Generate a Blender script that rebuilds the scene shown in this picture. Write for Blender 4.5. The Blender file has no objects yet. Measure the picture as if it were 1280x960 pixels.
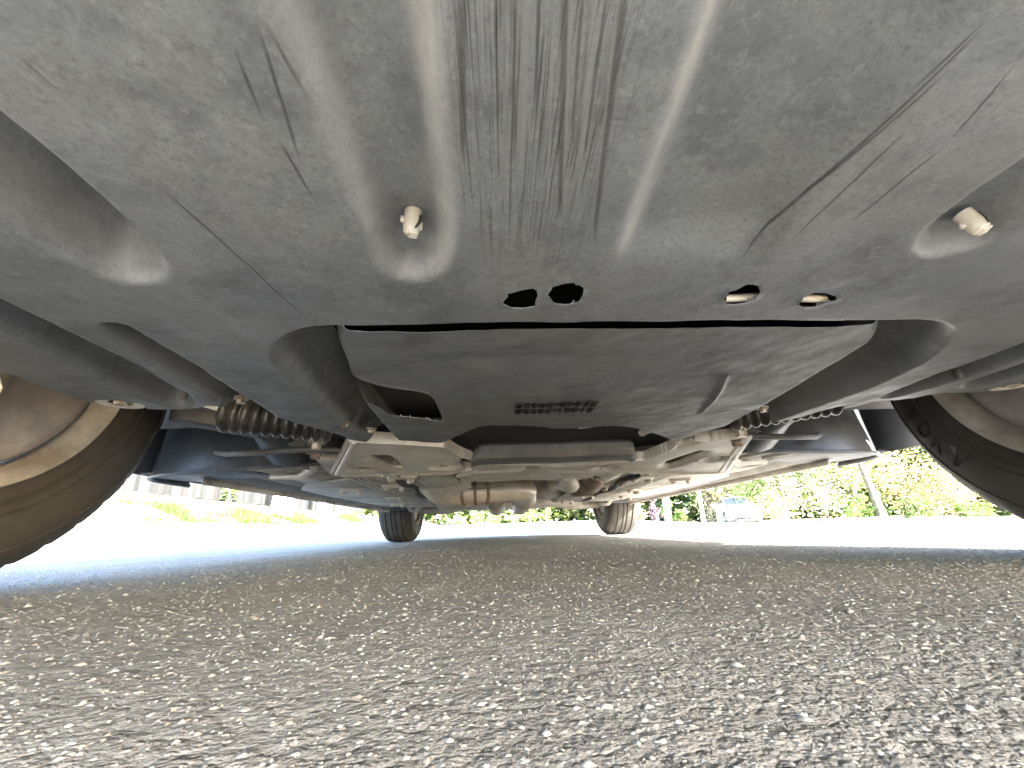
import bpy, bmesh, math, random
import numpy as np
from mathutils import Vector, Matrix

# ------------------------------------------------------------------ camera, sky, sun, exposure
SC = bpy.context.scene
COL = SC.collection
CAM_POS = (-0.0516, 0.0, 0.0603)
PITCH, YAW, ROLL = 0.3184, 0.0308, -0.0351
cp, sp, cy, sy = math.cos(PITCH), math.sin(PITCH), math.cos(YAW), math.sin(YAW)
fwd = Vector((cp*sy, cp*cy, sp)); r0 = Vector((cy, -sy, 0)); u0 = Vector((-sp*sy, -sp*cy, cp))
rgt = r0*math.cos(ROLL) + u0*math.sin(ROLL); upv = -r0*math.sin(ROLL) + u0*math.cos(ROLL)
cam_data = bpy.data.cameras.new('camera')
cam_data.sensor_width = 36; cam_data.lens = 551*36/1280
cam_data.clip_start = 0.01; cam_data.clip_end = 600
cam = bpy.data.objects.new('camera', cam_data); COL.objects.link(cam)
m3 = Matrix((rgt, upv, -fwd)).transposed()
cam.matrix_world = Matrix.Translation(CAM_POS) @ m3.to_4x4()
SC.camera = cam

SUN_EL, SUN_AZ = math.radians(25), math.radians(34)     # azimuth measured from behind the camera towards its right
sun_from = Vector((math.sin(SUN_AZ)*math.cos(SUN_EL), -math.cos(SUN_AZ)*math.cos(SUN_EL), math.sin(SUN_EL)))
world = bpy.data.worlds.new('World'); SC.world = world; world.use_nodes = True
wn = world.node_tree; bgn = wn.nodes['Background']
sky = wn.nodes.new('ShaderNodeTexSky'); sky.sky_type = 'NISHITA'; sky.sun_disc = False
sky.sun_elevation = SUN_EL; sky.sun_rotation = math.atan2(sun_from.x, sun_from.y)
sky.dust_density = 1.5; sky.air_density = 1.0; sky.ozone_density = 1.0
wn.links.new(sky.outputs[0], bgn.inputs[0]); bgn.inputs[1].default_value = 0.13
sl = bpy.data.lights.new('sun', 'SUN'); sl.energy = 5.0; sl.angle = math.radians(0.5); sl.color = (1.0, 0.96, 0.89)
sun = bpy.data.objects.new('sun', sl); COL.objects.link(sun)
sun.rotation_euler = (-sun_from).to_track_quat('-Z', 'Y').to_euler()
SC.view_settings.view_transform = 'Standard'; SC.view_settings.look = 'None'
SC.view_settings.exposure = 4.3; SC.view_settings.gamma = 1.0; SC.view_settings.use_curve_mapping = False
SC.render.engine = 'CYCLES'
SC.cycles.max_bounces = 6; SC.cycles.diffuse_bounces = 5; SC.cycles.glossy_bounces = 3; SC.cycles.transmission_bounces = 4
SC.cycles.use_denoising = True; SC.cycles.sample_clamp_indirect = 0.0
SC.cycles.caustics_reflective = False; SC.cycles.caustics_refractive = False

RNG = np.random.default_rng(7); random.seed(7)
# ------------------------------------------------------------------ traced shapes, metres: x to the right, y rearward along the car
TRAY_REAR = [(-0.4737, 0.4617), (-0.449, 0.4808), (-0.4036, 0.4856), (-0.3826, 0.4775), (-0.3671, 0.4692), (-0.3558, 0.4836), (-0.3308, 0.4932), (-0.3175, 0.5451), (-0.2971, 0.6089), (-0.286, 0.6611), (-0.287, 0.6861), (-0.2548, 0.7183), (-0.2055, 0.7121), (-0.1595, 0.7335), (-0.1442, 0.7288), (-0.1134, 0.6678), (-0.0746, 0.6172), (-0.0358, 0.617), (0.0079, 0.6331), (0.0326, 0.6529), (0.0689, 0.652), (0.1139, 0.6414), (0.1522, 0.6574), (0.2003, 0.7058), (0.257, 0.7767), (0.2724, 0.779), (0.2854, 0.6691), (0.3336, 0.637), (0.3778, 0.6221), (0.3896, 0.5647), (0.4119, 0.5317), (0.4689, 0.5299), (0.472, 0.499), (0.5104, 0.5024), (0.5823, 0.4956)]
TRAY_LEFT = [(-0.4642, 0.3511), (-0.4724, 0.4004), (-0.476, 0.4372)]
RECESS = [('groove_mid', [(-0.107, -0.17), (-0.107, 0.0676), (-0.1131, 0.0829), (-0.1125, 0.1201), (-0.1147, 0.1759), (-0.1178, 0.2089), (-0.1083, 0.229), (-0.0851, 0.2237), (-0.0713, 0.1958), (-0.069, 0.1512), (-0.0678, 0.1142), (-0.0661, 0.0828), (-0.0651, 0.0675), (-0.0651, -0.17)], 0.0135, 0.0125), ('groove_right', [(0.007, -0.17), (0.007, 0.0672), (0.0084, 0.0828), (0.0115, 0.1317), (0.0132, 0.2169), (0.0139, 0.2592), (0.1183, 0.258), (0.0964, 0.2004), (0.0946, 0.1365), (0.0915, 0.0828), (0.0858, 0.0669), (0.0858, -0.17)], 0.0125, 0.013), ('pocket_left', [(-0.2209, -0.17), (-0.2209, 0.0952), (-0.2188, 0.1169), (-0.2185, 0.1466), (-0.2225, 0.1853), (-0.2272, 0.2093), (-0.244, 0.2225), (-0.2654, 0.2217), (-0.2732, 0.1971), (-0.2739, 0.1696), (-0.2801, 0.1435), (-0.2801, -0.17)], 0.044, 0.016), ('groove_left_a', [(-0.3438, -0.17), (-0.3438, 0.202), (-0.3451, 0.2375), (-0.3475, 0.2668), (-0.3522, 0.3183), (-0.3608, 0.3975), (-0.3713, 0.4624), (-0.4093, 0.485), (-0.4202, 0.4367), (-0.4052, 0.3573), (-0.3932, 0.3051), (-0.3877, 0.2782), (-0.3864, 0.2378), (-0.3864, -0.17)], 0.022, 0.014), ('groove_left_b', [(-0.32, 0.2717), (-0.3005, 0.2726), (-0.3069, 0.3086), (-0.3097, 0.3766), (-0.3181, 0.4807), (-0.325, 0.54), (-0.3536, 0.5205), (-0.3513, 0.4774), (-0.3476, 0.4109), (-0.3401, 0.3411), (-0.3272, 0.2864)], 0.022, 0.01), ('panel_outer', [(-0.2019, 0.2929), (-0.1793, 0.2848), (-0.1373, 0.2843), (-0.0412, 0.2864), (0.0524, 0.2896), (0.1736, 0.2928), (0.2335, 0.2943), (0.273, 0.2962), (0.2979, 0.3043), (0.3275, 0.3267), (0.3627, 0.3919), (0.3739, 0.4687), (0.3639, 0.5421), (0.3508, 0.6289), (0.3462, 0.7397), (0.4043, 1.0263), (0.1288, 1.3815), (-0.2542, 0.8925), (-0.2695, 0.6696), (-0.2629, 0.5739), (-0.2532, 0.4707), (-0.2475, 0.3948), (-0.2384, 0.3405), (-0.2214, 0.312)], 0.034, 0.012), ('panel_inner', [(-0.1667, 0.3018), (-0.0649, 0.3029), (0.0574, 0.3064), (0.1849, 0.3101), (0.2414, 0.3086), (0.2684, 0.322), (0.2921, 0.3573), (0.2932, 0.3915), (0.2908, 0.4992), (0.3003, 0.613), (0.3107, 0.7699), (0.4848, 1.2725), (0.1644, 1.6693), (-0.2451, 1.0155), (-0.2252, 0.7604), (-0.2173, 0.5795), (-0.2075, 0.4505), (-0.193, 0.3704), (-0.1865, 0.33)], -0.019, 0.014), ('pocket_right', [(0.1691, -0.17), (0.1691, 0.1192), (0.1706, 0.1416), (0.1689, 0.1615), (0.1723, 0.192), (0.1789, 0.204), (0.2012, 0.2154), (0.2205, 0.2023), (0.2184, 0.1809), (0.2185, 0.1569), (0.2185, -0.17)], 0.018, 0.01), ('groove_right_a', [(0.4182, 0.5179), (0.4071, 0.4459), (0.4078, 0.3906), (0.4063, 0.3443), (0.3983, 0.2939), (0.4321, 0.3197), (0.4486, 0.3807), (0.4498, 0.4309), (0.445, 0.487), (0.4382, 0.5198)], 0.02, 0.012), ('groove_right_b', [(0.4689, 0.4767), (0.4701, 0.4375), (0.4645, 0.3943), (0.4498, 0.3332), (0.4896, 0.3635), (0.5059, 0.4299), (0.5075, 0.468), (0.4984, 0.4916)], 0.02, 0.012), ('panel_rib', [(0.1804, 0.4257), (0.1954, 0.4373), (0.2245, 0.5639), (0.2199, 0.5942)], -0.006, 0.01), ('duct_step', [(-0.1977, 0.5072), (-0.1845, 0.5521), (-0.1524, 0.5735), (-0.127, 0.5907), (-0.1261, 0.672), (-0.1629, 0.7119), (-0.1803, 0.6354), (-0.1966, 0.5821)], 0.012, 0.012)]
HOLES = [[(-0.0475, 0.2524), (-0.0431, 0.2425), (-0.0362, 0.2389), (-0.0318, 0.2381), (-0.0297, 0.2326), (-0.0289, 0.2382), (-0.0265, 0.2441), (-0.0275, 0.2512), (-0.0271, 0.2575), (-0.0338, 0.2605), (-0.0417, 0.2591)], [(-0.019, 0.2434), (-0.0168, 0.2359), (-0.0109, 0.2324), (-0.0072, 0.2316), (-0.0064, 0.2272), (-0.0045, 0.2335), (0.0009, 0.2365), (0.0018, 0.2442), (0.0005, 0.2523), (-0.0062, 0.2562), (-0.0143, 0.2538)], [(0.0984, 0.2562), (0.0986, 0.2489), (0.1023, 0.246), (0.1055, 0.2403), (0.1123, 0.2425), (0.1178, 0.2486), (0.1193, 0.2559), (0.1162, 0.2623), (0.1095, 0.2643), (0.1039, 0.2629)], [(0.1543, 0.265), (0.1529, 0.2562), (0.156, 0.2511), (0.1644, 0.2525), (0.1742, 0.2571), (0.1769, 0.2615), (0.1719, 0.2646), (0.1682, 0.269), (0.1601, 0.2687)], [(-0.2018, 0.3892), (-0.1961, 0.3965), (-0.1926, 0.4137), (-0.1801, 0.4277), (-0.1696, 0.4367), (-0.1479, 0.4471), (-0.1323, 0.4543), (-0.1257, 0.4671), (-0.1246, 0.49), (-0.1267, 0.5545), (-0.1286, 0.5857), (-0.1381, 0.5845), (-0.1517, 0.5691), (-0.1894, 0.5473), (-0.1942, 0.5304), (-0.1922, 0.5114), (-0.1958, 0.5002), (-0.201, 0.4926), (-0.2049, 0.4722)]]
PIN_A = (-0.094, 0.1902, 0.206)
PIN_B = (0.2036, 0.1926, 0.206)
BOLTS = [(-0.4575, 0.4633, 0.2), (0.5571, 0.4841, 0.2)]
CLIPS = [(-0.375, 0.4395, 0.203), (0.4442, 0.4389, 0.203)]
WASHERS = [(-0.2446, 0.6502, 0.199), (-0.3394, 0.4783, 0.199), (-0.2691, 0.608, 0.199), (0.3147, 0.5873, 0.199)]
SCRATCH = [((0.0973, 0.087), (0.0879, 0.2152)), ((0.0962, 0.0839), (0.093, 0.1124)), ((0.0992, 0.1012), (0.091, 0.1663)), ((0.1194, 0.0987), (0.1286, 0.1323)), ((0.1286, 0.1323), (0.1256, 0.1844)), ((0.1062, 0.1272), (0.1045, 0.1936)), ((-0.1151, 0.0868), (-0.1128, 0.1139)), ((-0.1301, 0.1248), (-0.1296, 0.1596)), ((-0.1889, 0.1515), (-0.1802, 0.2735)), ((-0.1926, 0.0941), (-0.1904, 0.1104)), ((-0.1277, 0.0932), (-0.1319, 0.1199)), ((-0.1174, 0.0868), (-0.127, 0.1376)), ((-0.4424, 0.3688), (-0.4317, 0.4038)), ((-0.1821, 0.3067), (-0.2058, 0.5372))]
STREAK = [((-0.059, 0.0755), (-0.0638, 0.1385)), ((-0.0475, 0.0755), (-0.0465, 0.1717)), ((-0.045, 0.0755), (-0.0441, 0.1387)), ((-0.0422, 0.0755), (-0.0403, 0.1563)), ((-0.0387, 0.0755), (-0.0364, 0.1207)), ((-0.0349, 0.0755), (-0.0274, 0.1667)), ((-0.0317, 0.0755), (-0.0204, 0.1751)), ((-0.0302, 0.0755), (-0.0196, 0.1723)), ((-0.0268, 0.0755), (-0.0218, 0.1313)), ((-0.0232, 0.0755), (-0.0132, 0.1724)), ((-0.02, 0.0754), (-0.0151, 0.1432)), ((-0.0169, 0.0754), (0.0014, 0.2206)), ((-0.0154, 0.0754), (-0.0011, 0.1909)), ((-0.0538, 0.0755), (-0.0547, 0.1114)), ((-0.05, 0.0755), (-0.0505, 0.1031))]
PLATE = [(-0.2939, 0.7056, 0.2066), (-0.4094, 0.951, 0.1882), (-0.4016, 0.9873, 0.1855), (-0.3299, 0.9989, 0.1846), (-0.2408, 0.9951, 0.1849), (-0.0992, 0.9995, 0.1845), (0.0083, 0.9984, 0.1846), (0.0828, 1.0188, 0.1831), (0.2366, 1.0427, 0.1813), (0.3898, 1.0958, 0.1773), (0.4989, 1.0931, 0.1775), (0.3846, 0.7581, 0.2026), (0.3395, 0.7689, 0.2018), (0.2814, 0.8066, 0.199), (0.2471, 0.9125, 0.1911), (0.0755, 0.9577, 0.1877), (-0.1105, 0.9004, 0.192), (-0.1478, 0.7574, 0.2027)]
PLATE_HOLES = [[(-0.3053, 0.8391, 0.1966), (-0.2774, 0.8297, 0.1973), (-0.2631, 0.8381, 0.1966), (-0.2591, 0.8943, 0.1924), (-0.2562, 0.9663, 0.187), (-0.2859, 0.9617, 0.1874), (-0.2938, 0.912, 0.1911)], [(-0.1354, 0.8897, 0.1928), (-0.1132, 0.8928, 0.1925), (-0.1081, 0.9981, 0.1846), (-0.1397, 0.9932, 0.185)], [(0.0096, 0.9563, 0.1878), (0.0323, 0.9596, 0.1875), (0.0352, 1.0205, 0.183), (0.0, 1.015, 0.1834)], [(0.3086, 0.9749, 0.1864), (0.325, 0.9228, 0.1903), (0.3432, 0.8761, 0.1938), (0.3494, 0.8637, 0.1947), (0.3631, 0.8922, 0.1926), (0.356, 0.9497, 0.1883), (0.3467, 1.0055, 0.1841), (0.331, 1.0296, 0.1823)], [(0.2686, 0.7882, 0.2004), (0.279, 0.773, 0.2015), (0.2971, 0.7644, 0.2022), (0.3093, 0.7763, 0.2013), (0.2972, 0.8084, 0.1989), (0.2851, 0.8247, 0.1976)], [(0.1629, 1.0043, 0.1842), (0.1854, 0.9819, 0.1859), (0.206, 0.9934, 0.185), (0.1839, 1.0438, 0.1812)]]
PLATE_DISCS = [(-0.3415, 0.9366, 0.1893), (-0.1718, 0.9377, 0.1892), (0.4068, 0.9337, 0.1895)]

# ------------------------------------------------------------------ material helpers
def NT(m): return m.node_tree.nodes, m.node_tree.links
def mat(name, col, rough=0.6, metal=0.0, var=0.0, vscale=20.0, bump=0.0, bscale=200.0, col2=None, c2scale=6.0, c2lo=0.45, c2hi=0.65, spec=0.5, stretch=None):
    m = bpy.data.materials.new(name); m.use_nodes = True
    n, l = NT(m); b = n['Principled BSDF']
    b.inputs['Roughness'].default_value = rough; b.inputs['Metallic'].default_value = metal
    b.inputs['Specular IOR Level'].default_value = spec
    b.inputs['Base Color'].default_value = (*col, 1)
    if var > 0 or col2 or bump > 0:
        tc = n.new('ShaderNodeTexCoord'); src = tc.outputs['Object']
        if stretch:
            mp = n.new('ShaderNodeMapping'); mp.inputs['Scale'].default_value = stretch
            l.new(src, mp.inputs[0]); src = mp.outputs[0]
        cur = None
        if col2:
            nz = n.new('ShaderNodeTexNoise'); nz.inputs['Scale'].default_value = c2scale; nz.inputs['Detail'].default_value = 6; nz.inputs['Roughness'].default_value = .65
            l.new(src, nz.inputs['Vector'])
            mr = n.new('ShaderNodeMapRange'); mr.inputs[1].default_value = c2lo; mr.inputs[2].default_value = c2hi
            l.new(nz.outputs[0], mr.inputs[0])
            mx = n.new('ShaderNodeMix'); mx.data_type = 'RGBA'
            mx.inputs[6].default_value = (*col, 1); mx.inputs[7].default_value = (*col2, 1)
            l.new(mr.outputs[0], mx.inputs[0]); cur = mx.outputs[2]
        if var > 0:
            nz = n.new('ShaderNodeTexNoise'); nz.inputs['Scale'].default_value = vscale; nz.inputs['Detail'].default_value = 8; nz.inputs['Roughness'].default_value = .7
            l.new(src, nz.inputs['Vector'])
            mr = n.new('ShaderNodeMapRange'); mr.inputs[1].default_value = .25; mr.inputs[2].default_value = .75
            mr.inputs[3].default_value = 1-var; mr.inputs[4].default_value = 1+var
            l.new(nz.outputs[0], mr.inputs[0])
            mx = n.new('ShaderNodeMix'); mx.data_type = 'RGBA'; mx.blend_type = 'MULTIPLY'; mx.inputs[0].default_value = 1
            if cur: l.new(cur, mx.inputs[6])
            else: mx.inputs[6].default_value = (*col, 1)
            l.new(mr.outputs[0], mx.inputs[7]); cur = mx.outputs[2]
        if cur: l.new(cur, b.inputs['Base Color'])
        if bump > 0:
            nz = n.new('ShaderNodeTexNoise'); nz.inputs['Scale'].default_value = bscale; nz.inputs['Detail'].default_value = 5
            l.new(src, nz.inputs['Vector'])
            bp = n.new('ShaderNodeBump'); bp.inputs['Strength'].default_value = bump; bp.inputs['Distance'].default_value = .002
            l.new(nz.outputs[0], bp.inputs['Height']); l.new(bp.outputs[0], b.inputs['Normal'])
    return m

def attr_mat(name, attr='tint', rough=.8, bump=0, bscale=400, transl=0.0):
    m = bpy.data.materials.new(name); m.use_nodes = True
    n, l = NT(m); b = n['Principled BSDF']; b.inputs['Roughness'].default_value = rough
    a = n.new('ShaderNodeAttribute'); a.attribute_name = attr
    l.new(a.outputs['Color'], b.inputs['Base Color'])
    if bump:
        tc = n.new('ShaderNodeTexCoord'); nz = n.new('ShaderNodeTexNoise'); nz.inputs['Scale'].default_value = bscale
        l.new(tc.outputs['Object'], nz.inputs['Vector'])
        bp = n.new('ShaderNodeBump'); bp.inputs['Strength'].default_value = bump; bp.inputs['Distance'].default_value = .001
        l.new(nz.outputs[0], bp.inputs['Height']); l.new(bp.outputs[0], b.inputs['Normal'])
    if transl > 0:
        t = n.new('ShaderNodeBsdfTranslucent'); l.new(a.outputs['Color'], t.inputs[0])
        ms = n.new('ShaderNodeMixShader'); ms.inputs[0].default_value = transl
        l.new(b.outputs[0], ms.inputs[1]); l.new(t.outputs[0], ms.inputs[2])
        l.new(ms.outputs[0], n['Material Output'].inputs[0])
    return m

# ------------------------------------------------------------------ mesh helpers
def link(o, parent=None):
    COL.objects.link(o)
    if parent is not None: o.parent = parent
    return o
def mesh_np(name, V, F, material, parent=None, smooth=False, tint=None):
    """V (n,3), F (m,k) array (k = 3 or 4) or list of lists"""
    me = bpy.data.meshes.new(name)
    if isinstance(F, np.ndarray):
        V = np.asarray(V, np.float32); k = F.shape[1]
        me.vertices.add(len(V)); me.vertices.foreach_set('co', V.ravel())
        me.loops.add(F.size); me.loops.foreach_set('vertex_index', F.astype(np.int32).ravel())
        me.polygons.add(len(F)); me.polygons.foreach_set('loop_start', np.arange(0, F.size, k, dtype=np.int32))
        me.update(calc_edges=True)
    else:
        me.from_pydata([tuple(v) for v in V], [], F); me.update()
    if smooth: me.polygons.foreach_set('use_smooth', np.ones(len(me.polygons), bool))
    if tint is not None:
        at = me.attributes.new('tint', 'FLOAT_COLOR', 'POINT'); c = np.ones((len(V), 4), np.float32); c[:, :3] = tint
        at.data.foreach_set('color', c.ravel())
    me.materials.append(material)
    return link(bpy.data.objects.new(name, me), parent)
def empty(name, loc=(0, 0, 0), parent=None, rz=0):
    o = bpy.data.objects.new(name, None); o.location = loc; o.rotation_euler = (0, 0, rz); o.empty_display_size = .1
    return link(o, parent)
def tag(o, label=None, cat=None, group=None, kind=None):
    if label: o['label'] = label
    if cat: o['category'] = cat
    if group: o['group'] = group
    if kind: o['kind'] = kind
    return o
class MB:
    """collects shapes into one mesh"""
    def __init__(s): s.v = []; s.f = []
    def add(s, V, F):
        o = len(s.v); s.v += [tuple(float(c) for c in v) for v in V]; s.f += [[o+i for i in f] for f in F]; return s
    def box(s, c, d, rot=None, ch=0.0):
        x, y, z = d[0]/2, d[1]/2, d[2]/2; ch = min(ch, .45*min(d))
        P = []
        if ch <= 0:
            P = [(a*x, b*y, e*z) for e in (-1, 1) for a, b in ((-1, -1), (1, -1), (1, 1), (-1, 1))]
            F = [[3, 2, 1, 0], [4, 5, 6, 7]] + [[i, (i+1) % 4, 4+(i+1) % 4, 4+i] for i in range(4)]
        else:
            def ring(zz, ins):
                X, Y = x-ins, y-ins; k = ch
                return [(-X+k, -Y, zz), (X-k, -Y, zz), (X, -Y+k, zz), (X, Y-k, zz), (X-k, Y, zz), (-X+k, Y, zz), (-X, Y-k, zz), (-X, -Y+k, zz)]
            P = ring(-z, ch*.8)+ring(-z+ch, 0)+ring(z-ch, 0)+ring(z, ch*.8)
            F = [[7, 6, 5, 4, 3, 2, 1, 0], list(range(24, 32))]
            for r in range(3):
                F += [[r*8+i, r*8+(i+1) % 8, r*8+8+(i+1) % 8, r*8+8+i] for i in range(8)]
        R = rot or Matrix.Identity(3); c = Vector(c)
        return s.add([R @ Vector(p)+c for p in P], F)
    def tube(s, path, rad, seg=10, cap=True):
        path = [Vector(p) for p in path]; n = len(path)
        rads = [rad]*n if not hasattr(rad, '__len__') else rad
        T = [(path[min(i+1, n-1)]-path[max(i-1, 0)]).normalized() for i in range(n)]
        a = T[0].orthogonal().normalized(); P = []
        for i in range(n):
            a = (a-T[i]*a.dot(T[i])).normalized(); b = T[i].cross(a)
            for k in range(seg):
                t = 2*math.pi*k/seg; P.append(path[i]+(a*math.cos(t)+b*math.sin(t))*rads[i])
        F = [[i*seg+k, i*seg+(k+1) % seg, (i+1)*seg+(k+1) % seg, (i+1)*seg+k] for i in range(n-1) for k in range(seg)]
        if cap: F += [list(range(seg))[::-1], [(n-1)*seg+k for k in range(seg)]]
        return s.add(P, F)
    def lathe(s, prof, c, axis='z', seg=48, a0=0.0, a1=2*math.pi):
        """prof: (radius, height along axis)"""
        full = abs(a1-a0-2*math.pi) < 1e-6; ns = seg if full else seg+1; P = []
        for k in range(ns):
            t = a0+(a1-a0)*k/seg
            for r, h in prof:
                q = (r*math.cos(t), r*math.sin(t), h)
                if axis == 'x': q = (h, q[0], q[1])
                elif axis == 'y': q = (q[0], h, q[1])
                P.append((q[0]+c[0], q[1]+c[1], q[2]+c[2]))
        m = len(prof)
        F = [[k*m+j, ((k+1) % ns)*m+j, ((k+1) % ns)*m+j+1, k*m+j+1] for k in range(seg) for j in range(m-1)]
        return s.add(P, F)
    def prism(s, poly, z0, z1, zf=None):
        """poly of (x, y); zf(x, y) adds a height"""
        g = zf or (lambda x, y: 0); n = len(poly)
        P = [(x, y, z0+g(x, y)) for x, y in poly]+[(x, y, z1+g(x, y)) for x, y in poly]
        return s.add(P, [list(range(n))[::-1], list(range(n, 2*n))]+[[i, (i+1) % n, n+(i+1) % n, n+i] for i in range(n)])
    def grid(s, fn, nu, nv, close_u=False):
        P = [fn(i/nu, j/nv) for i in range(nu+1) for j in range(nv+1)]
        return s.add(P, [[i*(nv+1)+j, (i+1)*(nv+1)+j, (i+1)*(nv+1)+j+1, i*(nv+1)+j+1] for i in range(nu) for j in range(nv)])
    def build(s, name, material, parent=None, smooth=True, angle=40, bevel=0):
        me = bpy.data.meshes.new(name); me.from_pydata(s.v, [], s.f)
        bm = bmesh.new(); bm.from_mesh(me)
        bmesh.ops.recalc_face_normals(bm, faces=bm.faces)
        if bevel: bmesh.ops.bevel(bm, geom=[e for e in bm.edges if len(e.link_faces) == 2 and e.calc_face_angle() > .6], offset=bevel, segments=2, profile=.5, affect='EDGES', clamp_overlap=True)
        if smooth:
            ca = math.radians(angle)
            for f in bm.faces: f.smooth = True
            for e in bm.edges: e.smooth = not (len(e.link_faces) == 2 and e.calc_face_angle() > ca)
        bm.to_mesh(me); bm.free(); me.materials.append(material)
        return link(bpy.data.objects.new(name, me), parent)

def chaikin(P, n=2, closed=True):
    P = np.asarray(P, float)
    for _ in range(n):
        Q = np.roll(P, -1, 0) if closed else P[1:]
        A = P if closed else P[:-1]
        R = np.empty((2*len(A), P.shape[1])); R[0::2] = .75*A+.25*Q; R[1::2] = .25*A+.75*Q
        if not closed: R = np.vstack([P[:1], R, P[-1:]])
        P = R
    return P
def poly_sd(X, Y, poly):
    """signed distance to a closed polygon (+ inside) and nearest outline point"""
    x, y = X.ravel(), Y.ravel(); best = np.full(x.shape, 1e9); cx = np.zeros_like(x); cyy = np.zeros_like(x); ins = np.zeros(x.shape, bool)
    n = len(poly)
    for i in range(n):
        ax, ay = poly[i]; bx, by = poly[(i+1) % n]; dx, dy = bx-ax, by-ay
        t = np.clip(((x-ax)*dx+(y-ay)*dy)/max(dx*dx+dy*dy, 1e-14), 0, 1); px, py = ax+t*dx, ay+t*dy
        d = (x-px)**2+(y-py)**2; k = d < best; best[k] = d[k]; cx[k] = px[k]; cyy[k] = py[k]
        if abs(dy) > 1e-12:
            c = ((ay > y) != (by > y)) & (x < dx*(y-ay)/dy+ax); ins ^= c
    d = np.sqrt(best); return np.where(ins, d, -d), cx, cyy
def sstep(t): t = np.clip(t, 0, 1); return t*t*t*(t*(6*t-15)+10)
def lstep(t, a=.18):
    t = np.asarray(t, float)
    return np.where(t < -a, 0, np.where(t < a, (t+a)**2/(4*a), np.where(t < 1-a, t, np.where(t < 1+a, 1-(1+a-t)**2/(4*a), 1))))
def vnoise(X, Y, seed=0):
    """smooth value noise, ~[-1, 1]"""
    r = np.random.default_rng(seed); N = 128; tb = r.uniform(-1, 1, (N, N))
    xi, yi = np.floor(X).astype(int), np.floor(Y).astype(int); fx, fy = X-xi, Y-yi
    fx = fx*fx*(3-2*fx); fy = fy*fy*(3-2*fy)
    g = lambda a, b: tb[a % N, b % N]
    return (g(xi, yi)*(1-fx)+g(xi+1, yi)*fx)*(1-fy)+(g(xi, yi+1)*(1-fx)+g(xi+1, yi+1)*fx)*fy

def sheet(name, xs, ys, zfun, outline, holes, material, parent, rim=.004, hole_rim=.008, snap=.6):
    """a moulded sheet z = zfun(x, y) cut to an outline with holes, edges folded up by rim"""
    X, Y = np.meshgrid(xs, ys, indexing='ij'); nx, ny = X.shape
    x, y = X.ravel().copy(), Y.ravel().copy()
    cell = np.minimum(np.gradient(xs)[:, None], np.gradient(ys)[None, :]).ravel() if False else np.sqrt(np.gradient(xs)[:, None]*np.gradient(ys)[None, :]).ravel()
    keep = np.ones(x.shape, bool); rimh = np.full(x.shape, rim)
    for k, (poly, sgn) in enumerate(([(outline, 1)] if outline is not None else [])+[(h, -1) for h in holes]):
        poly = np.asarray(poly)
        near = np.ones(x.shape, bool) if sgn > 0 else ((x > poly[:, 0].min()-.02) & (x < poly[:, 0].max()+.02) & (y > poly[:, 1].min()-.02) & (y < poly[:, 1].max()+.02))
        idx = np.where(near)[0]; sd, cx, cyy = poly_sd(x[idx], y[idx], poly)
        on = np.abs(sd) < snap*cell[idx]
        x[idx[on]] = cx[on]; y[idx[on]] = cyy[on]
        if sgn < 0: rimh[idx[on]] = hole_rim
        bad = (sgn*sd < 0) & ~on; keep[idx[bad]] = False
    z = zfun(x, y)
    I = np.arange(nx*ny).reshape(nx, ny)
    F = np.stack([I[:-1, :-1], I[1:, :-1], I[1:, 1:], I[:-1, 1:]], -1).reshape(-1, 4)
    F = F[keep[F].all(1)]; F = F[:, ::-1]            # faces look down
    E = np.stack([F, np.roll(F, -1, 1)], -1).reshape(-1, 2)
    key = np.sort(E, 1); key = key[:, 0].astype(np.int64)*nx*ny+key[:, 1]
    u, inv, cnt = np.unique(key, return_inverse=True, return_counts=True)
    B = E[cnt[inv] == 1]
    V = np.stack([x, y, z], 1)
    bu = np.unique(B); mp = np.full(nx*ny, -1); mp[bu] = np.arange(len(bu))+len(V)
    V2 = V[bu].copy(); V2[:, 2] += rimh[bu]
    RF = np.stack([B[:, 1], B[:, 0], mp[B[:, 0]], mp[B[:, 1]]], 1)
    allV = np.vstack([V, V2]); allF = np.vstack([F, RF])
    used = np.unique(allF); rm = np.full(len(allV), -1); rm[used] = np.arange(len(used))
    o = mesh_np(name, allV[used], rm[allF], material, parent, smooth=True)
    sharp = o.data.attributes.new('sharp_edge', 'BOOLEAN', 'EDGE')
    ev = np.empty(len(o.data.edges)*2, np.int32); o.data.edges.foreach_get('vertices', ev); ev = np.sort(ev.reshape(-1, 2), 1)
    bk = np.sort(rm[B], 1); N = len(used)
    sharp.data.foreach_set('value', np.isin(ev[:, 0].astype(np.int64)*N+ev[:, 1], bk[:, 0].astype(np.int64)*N+bk[:, 1]))
    return o

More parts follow.
